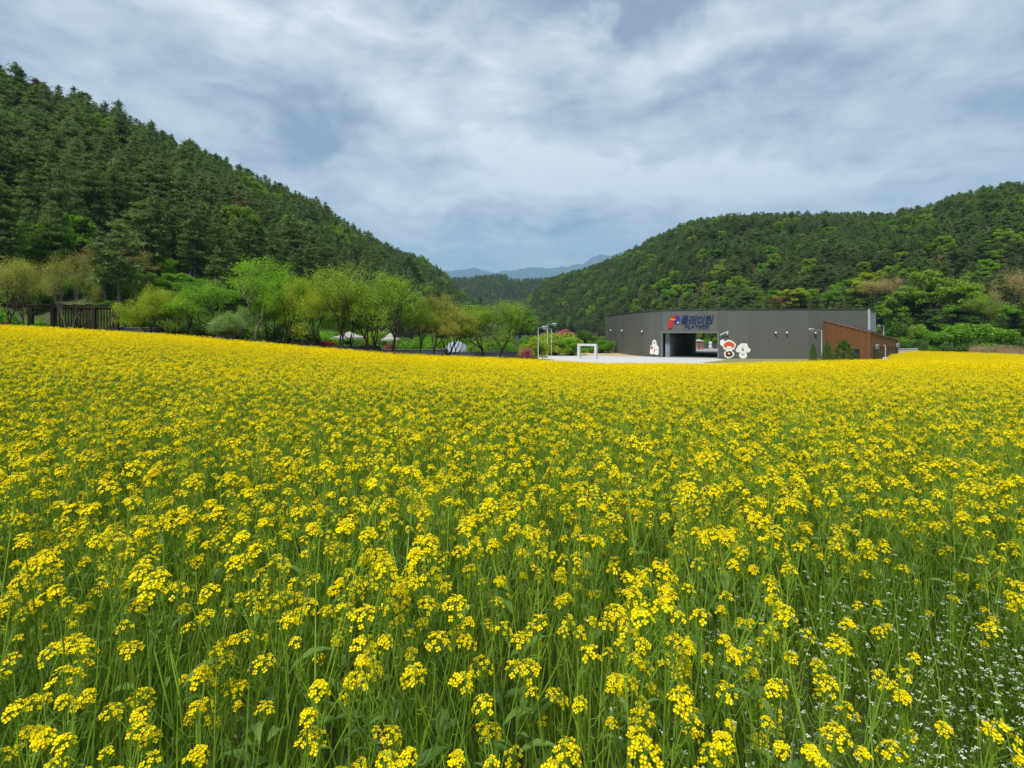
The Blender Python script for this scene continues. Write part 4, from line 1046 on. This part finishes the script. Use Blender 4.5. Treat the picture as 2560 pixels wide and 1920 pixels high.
# larger trees at the foot of the right hill
for (u, vt, vb, w, Yt, key, mc, lb) in [
    (2203, 690, 800, 95, 150, 'bare0', 'leaf_tan', 'tan spring tree rising behind the right end of the hall'),
    (2160, 700, 790, 80, 158, 'broad1', 'leaf_lime', 'yellow-green tree behind the right end of the hall'),
    (2318, 676, 830, 125, 135, 'broad2', 'leaf_olive', 'large yellow-olive tree in the middle of the right slope foot'),
    (2239, 745, 850, 95, 126, 'broad0', 'leaf_green', 'dark green bushy tree just above the annex roof'),
    (2270, 725, 850, 80, 134, 'broad3', 'leaf_olive', 'olive tree between the annex and the large yellow-olive tree'),
    (2425, 702, 830, 85, 132, 'broad1', 'leaf_olive', 'olive tree right of the large yellow-olive tree'),
    (2385, 760, 850, 80, 122, 'broad3', 'leaf_green', 'green tree below the olive one on the right slope'),
    (2480, 730, 850, 90, 126, 'bare1', 'leaf_olive', 'sparse olive tree with bare lower branches on the right slope'),
    (2535, 668, 830, 110, 122, 'bare2', 'leaf_tan', 'tall tan-topped tree at the right photo edge'),
    (2535, 758, 860, 100, 110, 'broad0', 'leaf_green', 'fresh green tree at the right photo edge below the tan-topped one'),
    (2600, 740, 860, 120, 112, 'broad2', 'leaf_olive', 'olive tree just outside the right photo edge'),
    (2440, 790, 860, 70, 114, 'broad2', 'leaf_dark', 'dark bushy tree above the bright shrub')]:
    place(u, vt, vb, w, Yt, key, mc, lb, group='trees at the foot of the right hill')
for (u, vt, w, Yt, key, mc, lb) in [(2300, 808, 75, 110, 'bush0', 'leaf_olive', 'olive shrub right of the annex beyond the white railing'), (2358, 822, 75, 104, 'bush1', 'leaf_green', 'green willow-like shrub behind the flower bank'),
    (2453, 806, 140, 102, 'bush2', 'leaf_green', 'broad feathery green shrub behind the flower bank'), (2405, 835, 80, 101, 'bush0', 'leaf_dark', 'dark shrub between the two green ones behind the bank'),
    (2262, 800, 60, 112, 'bush2', 'leaf_dark', 'dark shrub close to the far corner of the annex'), (2530, 838, 90, 96, 'bush1', 'leaf_dark', 'dark shrub behind the dry reeds'), (2225, 818, 50, 118, 'bush1', 'leaf_olive', 'small olive shrub under the distant street lamp'),
    (2270, 842, 60, 108, 'bush1', 'leaf_green', 'low green shrub behind the white railing')]:
    place(u, vt, 870, w, Yt, key, mc, lb, cat='shrub', group='shrubs at the foot of the right hill')

# ------------------------------------------------------------------ geometry-node scatter (for stuff only)
def scatter(name, protos, pts, rot, scl, idx, label, cat=None):
    col = bpy.data.collections.new(name + '_sources')
    for i, me in enumerate(protos):
        o = bpy.data.objects.new('%s_source_%03d' % (name, i), me); col.objects.link(o)
    me = bpy.data.meshes.new(name); me.vertices.add(len(pts)); me.vertices.foreach_set('co', np.asarray(pts, np.float32).ravel())
    for an, ty, arr in (('rot', 'FLOAT_VECTOR', rot), ('scl', 'FLOAT_VECTOR', scl), ('idx', 'INT', idx)):
        at = me.attributes.new(an, ty, 'POINT'); at.data.foreach_set('vector' if ty == 'FLOAT_VECTOR' else 'value', np.asarray(arr, np.float32 if ty != 'INT' else np.int32).ravel())
    o = link(bpy.data.objects.new(name, me))
    ng = bpy.data.node_groups.new(name, 'GeometryNodeTree')
    ng.interface.new_socket('Geometry', in_out='INPUT', socket_type='NodeSocketGeometry'); ng.interface.new_socket('Geometry', in_out='OUTPUT', socket_type='NodeSocketGeometry')
    N = ng.nodes; Lk = ng.links; gi = N.new('NodeGroupInput'); go_ = N.new('NodeGroupOutput')
    ci = N.new('GeometryNodeCollectionInfo'); ci.inputs['Collection'].default_value = col; ci.inputs['Separate Children'].default_value = True; ci.inputs['Reset Children'].default_value = True
    iop = N.new('GeometryNodeInstanceOnPoints'); iop.inputs['Pick Instance'].default_value = True
    Lk.new(gi.outputs[0], iop.inputs['Points']); Lk.new(ci.outputs[0], iop.inputs['Instance'])
    for an, ty, sk in (('rot', 'FLOAT_VECTOR', 'Rotation'), ('scl', 'FLOAT_VECTOR', 'Scale'), ('idx', 'INT', 'Instance Index')):
        na = N.new('GeometryNodeInputNamedAttribute'); na.data_type = ty; na.inputs['Name'].default_value = an
        Lk.new(na.outputs[0], iop.inputs[sk])
    Lk.new(iop.outputs[0], go_.inputs[0])
    md = o.modifiers.new('scatter', 'NODES'); md.node_group = ng
    o['kind'] = 'stuff'; o['label'] = label
    if cat: o['category'] = cat
    return o

# ------------------------------------------------------------------ pine forests
FP = []
tk = np.array(taken)
def jitter_grid(x0, x1, y0, y1, s):
    gx, gy = np.meshgrid(np.arange(x0, x1, s), np.arange(y0, y1, s)); n = gx.size
    return gx.ravel() + rng.uniform(-.42, .42, n) * s, gy.ravel() + rng.uniform(-.42, .42, n) * s
for hi, (s, hmin, hmax) in enumerate([(4.9, 12, 19), (4.7, 7.5, 12.5), (7.0, 10, 14)]):
    h = HILLS[hi]
    if hi == 0: x, y = jitter_grid(-330, 5, 55, 800, s)
    elif hi == 1: x, y = jitter_grid(-40, 480, 95, 780, s)
    else: x, y = jitter_grid(-520, 520, 870, 1235, s)
    a = x / y; t, yf, yr = hill_t(h, a, y)
    lim = {0: (-1.45, -.035), 1: (-.035, 1.5), 2: (-.42, .42)}[hi]
    ok = (t > .015) & (y < yr + 16) & (a > lim[0]) & (a < lim[1])
    if hi == 0: ok &= ~((t < .10) & (rng.random(len(x)) < .75) & (a < -.2))
    if hi == 1: ok &= ~((t < .07) & (a > .2) & (rng.random(len(x)) < .6)) & ~((x < 75) & (x > 20) & (y < 152))
    x, y, t, a = x[ok], y[ok], t[ok], a[ok]
    d2 = ((x[:, None] - tk[None, :, 0]) ** 2 + (y[:, None] - tk[None, :, 1]) ** 2 * .25).min(1); k = d2 > 9
    # keep the line of sight to the placed broadleaf crowns open: nothing tall right in front of them
    infront = ((np.abs(x[:, None] / y[:, None] - tk[None, :, 0] / tk[None, :, 1]) < 3.0 / tk[None, :, 1]) & (y[:, None] < tk[None, :, 1]) & (y[:, None] > tk[None, :, 1] - 9)).any(1)
    k &= ~infront
    x, y, t, a = x[k], y[k], t[k], a[k]
    hh_ = rng.uniform(hmin, hmax, len(x)) * np.where(t > .8, .82, 1) * (1 - .12 * rng.random(len(x)))
    z = H(x, y) - .4
    typ = rng.integers(0, 5, len(x)); typ = np.where(rng.random(len(x)) < .10, 5 + rng.integers(0, 2, len(x)), typ)
    if hi == 1: typ = np.where(rng.random(len(x)) < .62, 5 + rng.integers(0, 2, len(x)), typ)
    br = rng.random(len(x)) < [.015, .05, .05][hi]
    typ = np.where(br, 7 + rng.integers(0, 2, len(x)), typ)
    FP.append(np.stack([x, y, z, hh_, typ, np.full(len(x), hi)], -1))
FP = np.concatenate(FP)
inview = np.abs(FP[:, 0] / FP[:, 1]) < 1.04
size = FP[:, 3] / FP[:, 1] * inview * (FP[:, 4] < 7)
order = np.argsort(-size)
solo = set(order[:300].tolist())
keys = ['pine%d' % i for i in range(5)] + ['redpine0', 'redpine1']
M['pine_dead'] = leafy('browning_needles', [(.13, .12, .05), (.20, .17, .07)], .1)
for i in order[:300]:
    x, y, z, hh_, ty, hi = FP[i]; key = keys[int(ty)]; w = rng.uniform(.8, 1.15); dead = rng.random() < .02
    side = 'left' if hi == 0 else 'right'
    e = plant(key, 'pine_tree', (x, y, z), hh_ / EXT[key][0], w * hh_ / EXT[key][0], 'pine_dead' if dead else 'pine',
              ('browning pine standing in the green forest of the %s hill' if dead else 'dark green pine in the dense forest on the %s hill') % side, 'tree',
              ('browning pines on the %s hill' if dead else 'pines of the %s hill forest') % side, 'bark_pale' if rng.random() < .4 else 'bark', lean=(rng.normal(0, .03), rng.normal(0, .03)))
rest = np.array([i for i in range(len(FP)) if i not in solo])
protos = []
def joined(key, mwood, mcrown, name):
    g = Geo(); s = PROTO[key][2]; Mx = np.diag([s, s, s, 1.]); g.merge(PROTO[key][3], Mx)
    g2 = PROTO[key][4]; v = np.concatenate(g2.v) * s
    for k in g2.f: g.f.setdefault(k, []).append(np.concatenate(g2.f[k]) + g.n); g.mi.setdefault(k, []).append(np.full(sum(len(q) for q in g2.f[k]), 1))
    g.v.append(v); g.n += len(v)
    return g.mesh(name, [M[mwood], M[mcrown]])
for k in keys: protos.append(joined(k, 'bark', 'pine', 'forest_pine'))
protos.append(joined('broad1', 'bark', 'leaf_green', 'forest_broadleaf')); protos.append(joined('broad2', 'bark', 'leaf_olive', 'forest_broadleaf'))
R_ = FP[rest]; n = len(R_)
refh = np.array([EXT[k][0] for k in keys] + [EXT['broad1'][0], EXT['broad2'][0]])
sc = R_[:, 3] / refh[R_[:, 4].astype(int)]; wv = rng.uniform(.8, 1.2, n)
scatter('pine_forest', protos, R_[:, :3], np.stack([rng.normal(0, .03, n), rng.normal(0, .03, n), rng.random(n) * 6.28], -1),
        np.stack([sc * wv, sc * wv, sc], -1), R_[:, 4], 'dense far pine forest covering both hills and the valley mouth')

# thicket along the foot of both hills
x, y = jitter_grid(-75, 110, 56, 150, 3.0); a = x / y
okL = (a < -.06) & (a > -1.3) & (y > np.interp(a, HILLS[0]['a'], HILLS[0]['yf']) - 4) & (y < np.interp(a, HILLS[0]['a'], HILLS[0]['yf']) + 22)
okR = (a > .60) & (a < 1.3) & (y > 99) & (y < np.interp(a, HILLS[1]['a'], HILLS[1]['yf']) + 22) & ~((x < 72) & (y < 112))
ok = okL | okR
x, y = x[ok], y[ok]; x2, y2 = jitter_grid(-20, 90, 150, 190, 3.4); x2, y2 = x2[x2 / y2 > .02], y2[x2 / y2 > .02]
x3, y3 = jitter_grid(-45, 6, 64, 128, 3.6); k3 = (x3 / y3 > -.62) & (x3 / y3 < .0) & ~((x3 > -10) & (y3 < 98)); x = np.r_[x, x2, x3[k3]]; y = np.r_[y, y2, y3[k3]]; n = len(x)
pr = [joined('bush%d' % i, 'bark', m, 'thicket_bush') for i, m in ((0, 'leaf_dark'), (1, 'leaf_green'), (2, 'leaf_olive'), (0, 'leaf_green'))]
s_ = rng.uniform(1.6, 3.4, n)
scatter('thicket', pr, np.stack([x, y, H(x, y) - .2], -1), np.stack([0 * x, 0 * x, rng.random(n) * 6.28], -1), np.stack([s_, s_, s_ * rng.uniform(.7, 1.3, n)], -1), rng.integers(0, 4, n),
        'tangled green undergrowth along the feet of the hills', 'undergrowth')
# dry reeds behind the flower bank
g = Geo()
for i in range(60):
    b = rng.normal(0, .35, 2); t_ = b + rng.normal(0, .25, 2); hh_ = rng.uniform(1.0, 1.9); w_ = .03
    g.add([(b[0] - w_, b[1], 0), (b[0] + w_, b[1], 0), (t_[0] + w_ * .4, t_[1], hh_), (t_[0] - w_ * .4, t_[1], hh_)], [(0, 1, 2, 3)])
    cards(g, np.array([[t_[0], t_[1], hh_]]) + rng.normal(0, .05, (3, 3)), .09, 1.2, .4)
n = 260; a = rng.uniform(.90, 1.25, n); y = rng.uniform(86, 96, n); x = a * y; k_ = y > np.interp(a, GA, GY2); x, y = x[k_], y[k_]; n = len(x)
scatter('dry_reeds', [g.mesh('reed_clump', M['reed'])], np.stack([x, y, H(x, y)], -1), np.stack([0 * x, 0 * x, rng.random(n) * 6.28], -1), np.stack([np.ones(n)] * 3, -1) * rng.uniform(.8, 1.3, (n, 1)), np.zeros(n), 'dry tan reeds behind the flower bank at the right', 'reeds')

# ------------------------------------------------------------------ rapeseed plants
def petal_flower(g, c, nrm, r, detail, mi=0):
    """four broad petals in a cross"""
    nrm = nrm / np.linalg.norm(nrm); ref = rng.normal(size=3); ux = np.cross(nrm, ref); ux /= np.linalg.norm(ux); uy = np.cross(nrm, ux)
    for k in range(4):
        an = k * math.pi / 2 + rng.normal(0, .08); d = ux * math.cos(an) + uy * math.sin(an); s = np.cross(nrm, d); lift = rng.uniform(.05, .35)
        if detail:
            P = [c + d * r * .12, c + d * r * .5 + s * r * .36 + nrm * r * lift * .5, c + d * r * .88 + s * r * .40 + nrm * r * lift * .8, c + d * r * 1.04 + nrm * r * lift * .75,
                 c + d * r * .88 - s * r * .40 + nrm * r * lift * .8, c + d * r * .5 - s * r * .36 + nrm * r * lift * .5]
            g.add(P, [(0, 1, 2, 3), (0, 3, 4, 5)], mi)
        else:
            g.add([c + d * r * .1, c + d * r * .7 + s * r * .40 + nrm * r * lift, c + d * r * 1.1 + nrm * r * lift * .8, c + d * r * .7 - s * r * .40 + nrm * r * lift], [(0, 1, 2, 3)], mi)
def head_geo(detail, wide=1., few=1.):
    """raceme top: domed ring of open flowers round a knot of buds (materials 0 petal, 1 bud, 2 stem)"""
    g = Geo(); n = int(rng.integers(14, 25)) if detail else int(rng.integers(13, 18))
    n = max(5, int(n * few))
    R0_ = rng.uniform(.015, .025) * wide
    for i in range(n):
        f = (i + .5) / n; an = i * 2.4 + rng.normal(0, .2); th = .25 + 1.25 * f ** .8 + rng.normal(0, .1)
        d = np.array([math.sin(th) * math.cos(an), math.sin(th) * math.sin(an), math.cos(th)])
        c = d * R0_ * (1 + .25 * rng.random()) * np.array([1, 1, .75]) + np.array([0, 0, -.010 * f])
        r = rng.uniform(.0062, .0086) * (1 if detail else 1.15)
        nn_ = d * .8 + np.array([0, 0, .55]) + rng.normal(0, .2, 3)
        petal_flower(g, c, nn_, r, detail)
        if detail: g.tube([(0, 0, -.018 - .03 * f), tuple(c * .6 + np.array([0, 0, -.012 * (1 + f)])), tuple(c)], [.0008, .0007, .0006], 3, 2, cap=False)
    nb = 20 if detail else 3
    for i in range(nb):
        c = np.array([rng.normal(0, .0045), rng.normal(0, .0045), rng.uniform(.010, .020)]) * R0_ / .022; q = .0019 if detail else .004
        g.add([c + np.array([q, 0, 0]), c + np.array([0, q, 0]), c + np.array([-q, 0, 0]), c + np.array([0, -q, 0]), c + np.array([0, 0, q * 1.8]), c - np.array([0, 0, q * 1.8])],
              [(0, 1, 4), (1, 2, 4), (2, 3, 4), (3, 0, 4), (1, 0, 5), (2, 1, 5), (3, 2, 5), (0, 3, 5)], 1)
    g.tube([(0, 0, -.05), (0, 0, .012)], [.0014, .001], 3, 2, cap=False)
    return g
HEAD0 = [head_geo(True, w, f) for w, f in ((1, 1), (1.15, 1.1), (.9, .8), (1.35, 1.25), (1.05, .7), (.7, .35), (.8, .55), (1.2, .9))]
HEAD1 = [head_geo(False, w) for w in (1, 1.2, .9)]
HM = [M['petal'], M['bud'], M['stem']]
head_mesh = [h.mesh('flower_head', HM) for h in HEAD0]
def leaf_geo(g, p, d, L_, W_, mi=0):
    d = np.array(d, float); d /= np.linalg.norm(d); s = np.cross(d, [0, 0, 1.]); s /= np.linalg.norm(s) + 1e-9; up = np.cross(s, d)
    rows = [(0, .25, 0), (.25, .8, .10), (.55, 1, .12), (.8, .6, .02), (1, .03, -.14)]
    v = []
    for f, w, z in rows:
        c = np.array(p) + d * L_ * f + up * L_ * z; v += [c - s * W_ * w + up * W_ * .35 * w, c, c + s * W_ * w + up * W_ * .35 * w]
    fs = []
    for i in range(4):
        for j in range(2): fs.append((i * 3 + j, i * 3 + j + 1, (i + 1) * 3 + j + 1, (i + 1) * 3 + j))
    g.add(v, fs, mi)
def rape(seed, h, nb, pods=True, lod=0):
    """returns stem geometry, leaf geometry and the head placements [(x,y,z,tilt matrix)]"""
    r = np.random.default_rng(seed); st = Geo(); lf = Geo(); heads = []
    lean = r.normal(0, .07, 2)
    def axis(z): return np.array([lean[0] * z + .02 * math.sin(z * 7 + seed), lean[1] * z + .02 * math.cos(z * 6), z])
    sd_ = 4 if lod == 0 else 3
    st.tube([axis(z) for z in np.linspace(-.03, h, 7)], np.linspace(.0042, .0018, 7) * (1 if lod < 2 else 1.3), sd_, cap=False)
    tips = [(axis(h), axis(h) - axis(h - .1), h * .35)]
    for i in range(nb):
        z0 = h * r.uniform(.35, .78); an = i * 2.4 + r.normal(0, .4); L_ = (h - z0) * r.uniform(.45, 1.12); out_ = r.uniform(.25, .8)
        p0 = axis(z0); d = np.array([math.cos(an) * out_, math.sin(an) * out_, 1.]);
        p1 = p0 + d * L_ * .45 ; p2 = p1 + np.array([d[0] * .35, d[1] * .35, 1.]) * L_ * .5
        st.tube([p0, p0 + d * L_ * .22, p1, p2], [.0026, .0022, .0018, .0013], sd_, cap=False)
        tips.append((p2, p2 - p1, L_ * .6))
        if lod < 2: leaf_geo(lf, p0, (math.cos(an), math.sin(an), .5), r.uniform(.035, .08), r.uniform(.004, .009))
    for (p, d, L_) in tips:
        d = d / np.linalg.norm(d)
        if pods and lod < 2:
            for k in range(9 if lod == 0 else 4):
                q = p - d * (.05 + L_ * .75 * (k + r.random()) / 9); an = r.random() * 6.28; o = np.array([math.cos(an), math.sin(an), .25])
                m1 = q + o * .016; m2 = m1 + (o * .5 + np.array([0, 0, .8])) * r.uniform(.02, .045)
                st.tube([q, m1, m2], [.0006, .0008, .0009 if k < 6 else .0012], 3, cap=False)
        heads.append((p, d))
    for i in range(4 if lod == 0 else 2):
        z0 = r.uniform(.08, .62) * h; an = r.random() * 6.28
        leaf_geo(lf, axis(z0), (math.cos(an), math.sin(an), r.uniform(.1, .9)), r.uniform(.06, .15), r.uniform(.009, .021))
    return st, lf, heads
def mat_to(d, rz):
    q = Vector(d).to_track_quat('Z', 'Y').to_matrix() @ Matrix.Rotation(rz, 3, 'Z'); return np.array(q)
NV = 9
PL = [rape(200 + i, [.90, 1.0, 1.06, .80, .94, 1.12, .66, 1.0, .84][i], [4, 3, 5, 4, 3, 4, 3, 5, 3][i]) for i in range(NV)]
PLM = [(a.mesh('stem', M['stem']), b.mesh('foliage', M['rleaf'])) for a, b, c in PL]
def whole(pl, heads, name):
    st, lf, hd = pl; g = Geo(); g.merge(st)
    for k in g.mi: g.mi[k] = [np.full(len(q), 2) for q in g.mi[k]]
    v0 = Geo(); v0.merge(lf)
    for k in v0.mi: v0.mi[k] = [np.full(len(q), 3) for q in v0.mi[k]]
    g.merge(v0)
    for p, d in hd:
        m4 = np.eye(4); m4[:3, :3] = mat_to(d, random.random() * 6.28) * random.uniform(.8, 1.2); m4[:3, 3] = p
        g.merge(random.choice(heads), m4)
    return g.mesh(name, HM + [M['rleaf']])
src = [whole(p, HEAD0, 'rapeseed_near') for p in PL]                                    # 0..8
PL1 = [rape(300 + i, [.92, 1.0, 1.06, .82, .96, 1.1][i], 4, True, 1) for i in range(6)]
src += [whole(p, HEAD1, 'rapeseed_middle') for p in PL1]                                # 9..14
def patch(seed):
    g = Geo(); r = np.random.default_rng(seed); W_ = 1.3; nh = 230
    for i in range(nh):
        x, y = r.uniform(-W_ / 2, W_ / 2, 2); z = min(1.22, max(.45, r.normal(.93, .12)))
        c = np.array([x, y, z]); m_ = 6
        cc = c + r.normal(0, 1, (m_, 3)) * np.array([.016, .016, .010]); cards(g, cc, .019, .75, .8, 0)
        b = r.normal(0, .05, 2); w_ = .0035; an = r.random() * 3.14
        g.add([(x - b[0] - w_ * math.cos(an), y - b[1] - w_ * math.sin(an), z - .5), (x - b[0] + w_ * math.cos(an), y - b[1] + w_ * math.sin(an), z - .5), (x + w_ * .6 * math.cos(an), y + w_ * .6 * math.sin(an), z), (x - w_ * .6 * math.cos(an), y - w_ * .6 * math.sin(an), z)], [(0, 1, 2, 3)], 1)
    n_ = 420; c = np.stack([r.uniform(-W_ / 2, W_ / 2, n_), r.uniform(-W_ / 2, W_ / 2, n_), r.uniform(.25, .86, n_)], -1)
    ux = np.stack([r.normal(0, .12, n_), r.normal(0, .12, n_), np.ones(n_)], -1) * .09; uy = np.stack([r.normal(0, 1, n_), r.normal(0, 1, n_), 0 * c[:, 0]], -1); uy = uy / np.linalg.norm(uy, axis=1)[:, None] * .006
    g.add(np.stack([c - ux, c + uy, c + ux, c - uy], 1).reshape(-1, 3), np.arange(4 * n_).reshape(n_, 4), 1)
    return g.mesh('rapeseed_patch', [M['petal'], M['stem']])
src += [patch(400 + i) for i in range(4)]                                               # 15..18

def weedmask(x, y):
    """1 where the low white-flowered weeds take over (lower right of the view)"""
    d = ((x - 1.8) / 1.1) ** 2 + ((y - 1.5) / .85) ** 2
    return np.exp(-d ** 1.5)
# near plants
NEAR = 8.5; MID = 21.
gx, gy = jitter_grid(-11, 11, .35, NEAR, .143)
a = gx / gy; keep = (np.abs(a) < 1.22 + .5 / gy)
gx, gy = gx[keep], gy[keep]
dens = (1 - .86 * weedmask(gx, gy)) * np.interp(gy + .25 * np.maximum(-gx, 0), [.6, 1.3, 2.6, 4], [.72, .84, .98, 1.05])
clump = .5 + fbm(gx, gy, .9, 3) * .9
keep = rng.random(len(gx)) < np.clip(dens * (.62 + .5 * clump), 0, 1)
gx, gy = gx[keep], gy[keep]
keep = ~((gy < .62) & (np.abs(gx) < .5)); gx, gy = gx[keep], gy[keep]
gz = H(gx, gy); n = len(gx); vi = rng.integers(0, NV, n); sc = rng.uniform(.66, 1.12, n)
sc = np.where(gy < 1.1, np.minimum(sc, .66 + .2 * gy), sc)
sc *= np.where(weedmask(gx, gy) > .4, .82, 1)
rz = rng.random(n) * 6.28; tx = rng.normal(.0, .06, n); ty = rng.normal(.03, .07, n)
dist = np.hypot(gx, gy) + 10 * (np.abs(gx / gy) > 1.08)
od = np.argsort(dist); solo = od[:300]; rest = od[300:]
for i in solo:
    k = int(vi[i])
    bare = weedmask(gx[i], gy[i]) > .35
    lb = 'yellow rapeseed plant standing singly among the white weeds at the lower right' if bare else 'yellow flowering rapeseed plant in the dense foreground of the field'
    e = thing('rapeseed_plant', (gx[i], gy[i], gz[i]), lb, 'plant', 'rapeseed plants among the white weeds' if bare else 'rapeseed plants in the foreground', rz[i])
    e.rotation_euler[0] = tx[i]; e.rotation_euler[1] = ty[i]; e.scale = (sc[i],) * 3
    link(bpy.data.objects.new('stem', PLM[k][0]), e); link(bpy.data.objects.new('foliage', PLM[k][1]), e)
    for p, d in PL[k][2]:
        o = link(bpy.data.objects.new('flower_head', random.choice(head_mesh)), e); o.location = p
        q = Vector(d).to_track_quat('Z', 'Y') @ Matrix.Rotation(random.random() * 6.28, 3, 'Z').to_quaternion(); o.rotation_mode = 'QUATERNION'; o.rotation_quaternion = q
        s = random.uniform(.85, 1.25); o.scale = (s, s, s)
P = [np.stack([gx[rest], gy[rest], gz[rest]], -1)]; Rr = [np.stack([tx[rest], ty[rest], rz[rest]], -1)]; Sc = [sc[rest]]; Ix = [vi[rest]]
# middle field
gx, gy = jitter_grid(-27, 27, NEAR, MID, .172); keep = np.abs(gx / gy) < 1.25; gx, gy = gx[keep], gy[keep]
cl = fbm(gx, gy, 2.2, 3); keep = rng.random(len(gx)) < np.clip(.86 + cl * .5, 0, 1); gx, gy = gx[keep], gy[keep]; n = len(gx)
P.append(np.stack([gx, gy, H(gx, gy)], -1)); Rr.append(np.stack([rng.normal(0, .06, n), rng.normal(0, .06, n), rng.random(n) * 6.28], -1)); Sc.append(rng.uniform(.84, 1.12, n)); Ix.append(9 + rng.integers(0, 6, n))
# far field
gx, gy = jitter_grid(-75, 130, MID - .4, 96, 1.05); a = gx / gy; keep = (np.abs(a) < 1.35) & (gy < field_edge(a) + fbm(gx, gy, 5) * .8); gx, gy = gx[keep], gy[keep]; n = len(gx)
P.append(np.stack([gx, gy, H(gx, gy) + fbm(gx, gy, 4, 3) * .12], -1)); Rr.append(np.stack([rng.normal(0, .02, n), rng.normal(0, .02, n), rng.random(n) * 6.28], -1)); Sc.append(rng.uniform(.95, 1.08, n)); Ix.append(15 + rng.integers(0, 4, n))
# taller stragglers poking out along the far edge
aa_ = rng.uniform(-1.1, .72, 260); yy_ = field_edge(aa_) - rng.uniform(0, 5, 260); xx_ = aa_ * yy_
P.append(np.stack([xx_, yy_, H(xx_, yy_) + .12], -1)); Rr.append(np.stack([0 * xx_, 0 * xx_, rng.random(260) * 6.28], -1)); Sc.append(rng.uniform(1.0, 1.2, 260)); Ix.append(9 + rng.integers(0, 6, 260))
P = np.concatenate(P); Rr = np.concatenate(Rr); Sc = np.concatenate(Sc); Ix = np.concatenate(Ix)
scatter('rapeseed_field', src, P, Rr, np.stack([Sc] * 3, -1), Ix, 'yellow rapeseed in full bloom filling the field up to its far edge', 'crop')

# green undergrowth between the stems
def tuft(seed, nbl, hmin, hmax, w, rad):
    r = np.random.default_rng(seed); g = Geo()
    for i in range(nbl):
        b = r.normal(0, rad, 2); h_ = r.uniform(hmin, hmax); an = r.random() * 6.28; k = r.uniform(.03, .5) * h_; bx = np.array([math.cos(an), math.sin(an)]); sx = np.array([-bx[1], bx[0]]) * w * r.uniform(.6, 1.4)
        v = []
        for f in (0, .4, .75, 1):
            c = b + bx * k * f * f; ww = sx * (1 - f) ** .5 if f < 1 else sx * .05
            v += [(*(c - ww), h_ * f), (*(c + ww), h_ * f)]
        g.add(v, [(0, 1, 3, 2), (2, 3, 5, 4), (4, 5, 7, 6)])
    return g
def herb(seed, white):
    """thin branching weed with tiny leaves; the white kind carries flat umbels"""
    r = np.random.default_rng(seed); g = Geo(); h_ = r.uniform(.42, .62)
    for i in range(6):
        an = r.random() * 6.28; o = r.uniform(.03, .13); hh_ = h_ * r.uniform(.62, 1)
        p0 = np.array([0, 0, h_ * r.uniform(0, .3)]); p1 = np.array([math.cos(an) * o * .6, math.sin(an) * o * .6, hh_ * .6]); p2 = np.array([math.cos(an) * o, math.sin(an) * o, hh_])
        g.tube([p0, p1, p2], [.0016, .0012, .0008], 3, 0, cap=False)
        for k in range(9):
            q = p1 + (p2 - p1) * r.random() if k > 2 else p0 + (p1 - p0) * r.random()
            cards(g, np.array([q + r.normal(0, .009, 3)]), .007, 1.0, .45, 0)
        if white:
            c = p2 + r.normal(0, 1, (10, 3)) * np.array([.0036, .0036, .0014]); cards(g, c, .0025, .35, .9, 1)
    return g
und = [tuft(500 + i, 20, .35, .84, .0030, .08).mesh('undergrowth_tuft', M['grass']) for i in range(4)] + [tuft(510 + i, 26, .4, .80, .006, .16).mesh('undergrowth_tuft', M['grass']) for i in range(2)] + [tuft(520 + i, 14, .10, .30, .006, .08).mesh('undergrowth_tuft', M['grass']) for i in range(2)]
P = []; Ix = []
gx, gy = jitter_grid(-11, 11, .3, NEAR, .15); k = (np.abs(gx / gy) < 1.25 + .4 / gy) & (rng.random(len(gx)) > .7 * weedmask(gx, gy)); gx, gy = gx[k], gy[k]
P.append(np.stack([gx, gy, H(gx, gy)], -1)); Ix.append(rng.choice([0, 1, 2, 3, 6, 7], len(gx)))
gx, gy = jitter_grid(-27, 27, NEAR, MID + 2, .36); k = np.abs(gx / gy) < 1.25; gx, gy = gx[k], gy[k]
P.append(np.stack([gx, gy, H(gx, gy)], -1)); Ix.append(4 + rng.integers(0, 2, len(gx)))
P = np.concatenate(P); Ix = np.concatenate(Ix); n = len(P)
scatter('undergrowth', und, P, np.stack([rng.normal(0, .05, n), rng.normal(0, .05, n), rng.random(n) * 6.28], -1), np.stack([np.ones(n)] * 3, -1) * rng.uniform(.8, 1.15, (n, 1)), Ix, 'thin green stems and blades between the rapeseed plants', 'grass')
wd = [herb(600 + i, True).mesh('white_weed', [M['grass'], M['white_petal']]) for i in range(4)]
gx, gy = jitter_grid(-.4, 3.6, .7, 3.9, .058); wm = weedmask(gx, gy) + .035 * (rng.random(len(gx)) < .5) * (gx > .1); k = rng.random(len(gx)) < wm * .55; gx, gy = gx[k], gy[k]; n = len(gx)
scatter('white_weeds', wd, np.stack([gx, gy, H(gx, gy)], -1), np.stack([rng.normal(0, .05, n), rng.normal(0, .05, n), rng.random(n) * 6.28], -1), np.stack([np.ones(n)] * 3, -1) * rng.uniform(.75, 1.15, (n, 1)), rng.integers(0, 4, n), 'low weeds with tiny white flower clusters at the lower right', 'weeds')

# ------------------------------------------------------------------ haze
m, n_, o_ = mat('haze_air')
pv = n_.node('ShaderNodeVolumePrincipled'); pv.inputs['Density'].default_value = 1.15e-4
pv.inputs['Color'].default_value = (.40, .69, 1.0, 1); pv.inputs['Anisotropy'].default_value = 0.0
n_.l.new(pv.outputs[0], o_.inputs['Volume'])
g = Geo(); g.box(-13400, 13400, -13400, 13400, -7.8, 2250)
hz = g.obj('haze', m); hz['kind'] = 'stuff'; hz['label'] = 'thin blue haze over the valley'

bpy.context.view_layer.update()
tot = sum(len(me.polygons) for me in bpy.data.meshes)
print('polys', tot, 'objects', len(bpy.data.objects), 'forest', len(FP), 'near plants', len(vi))
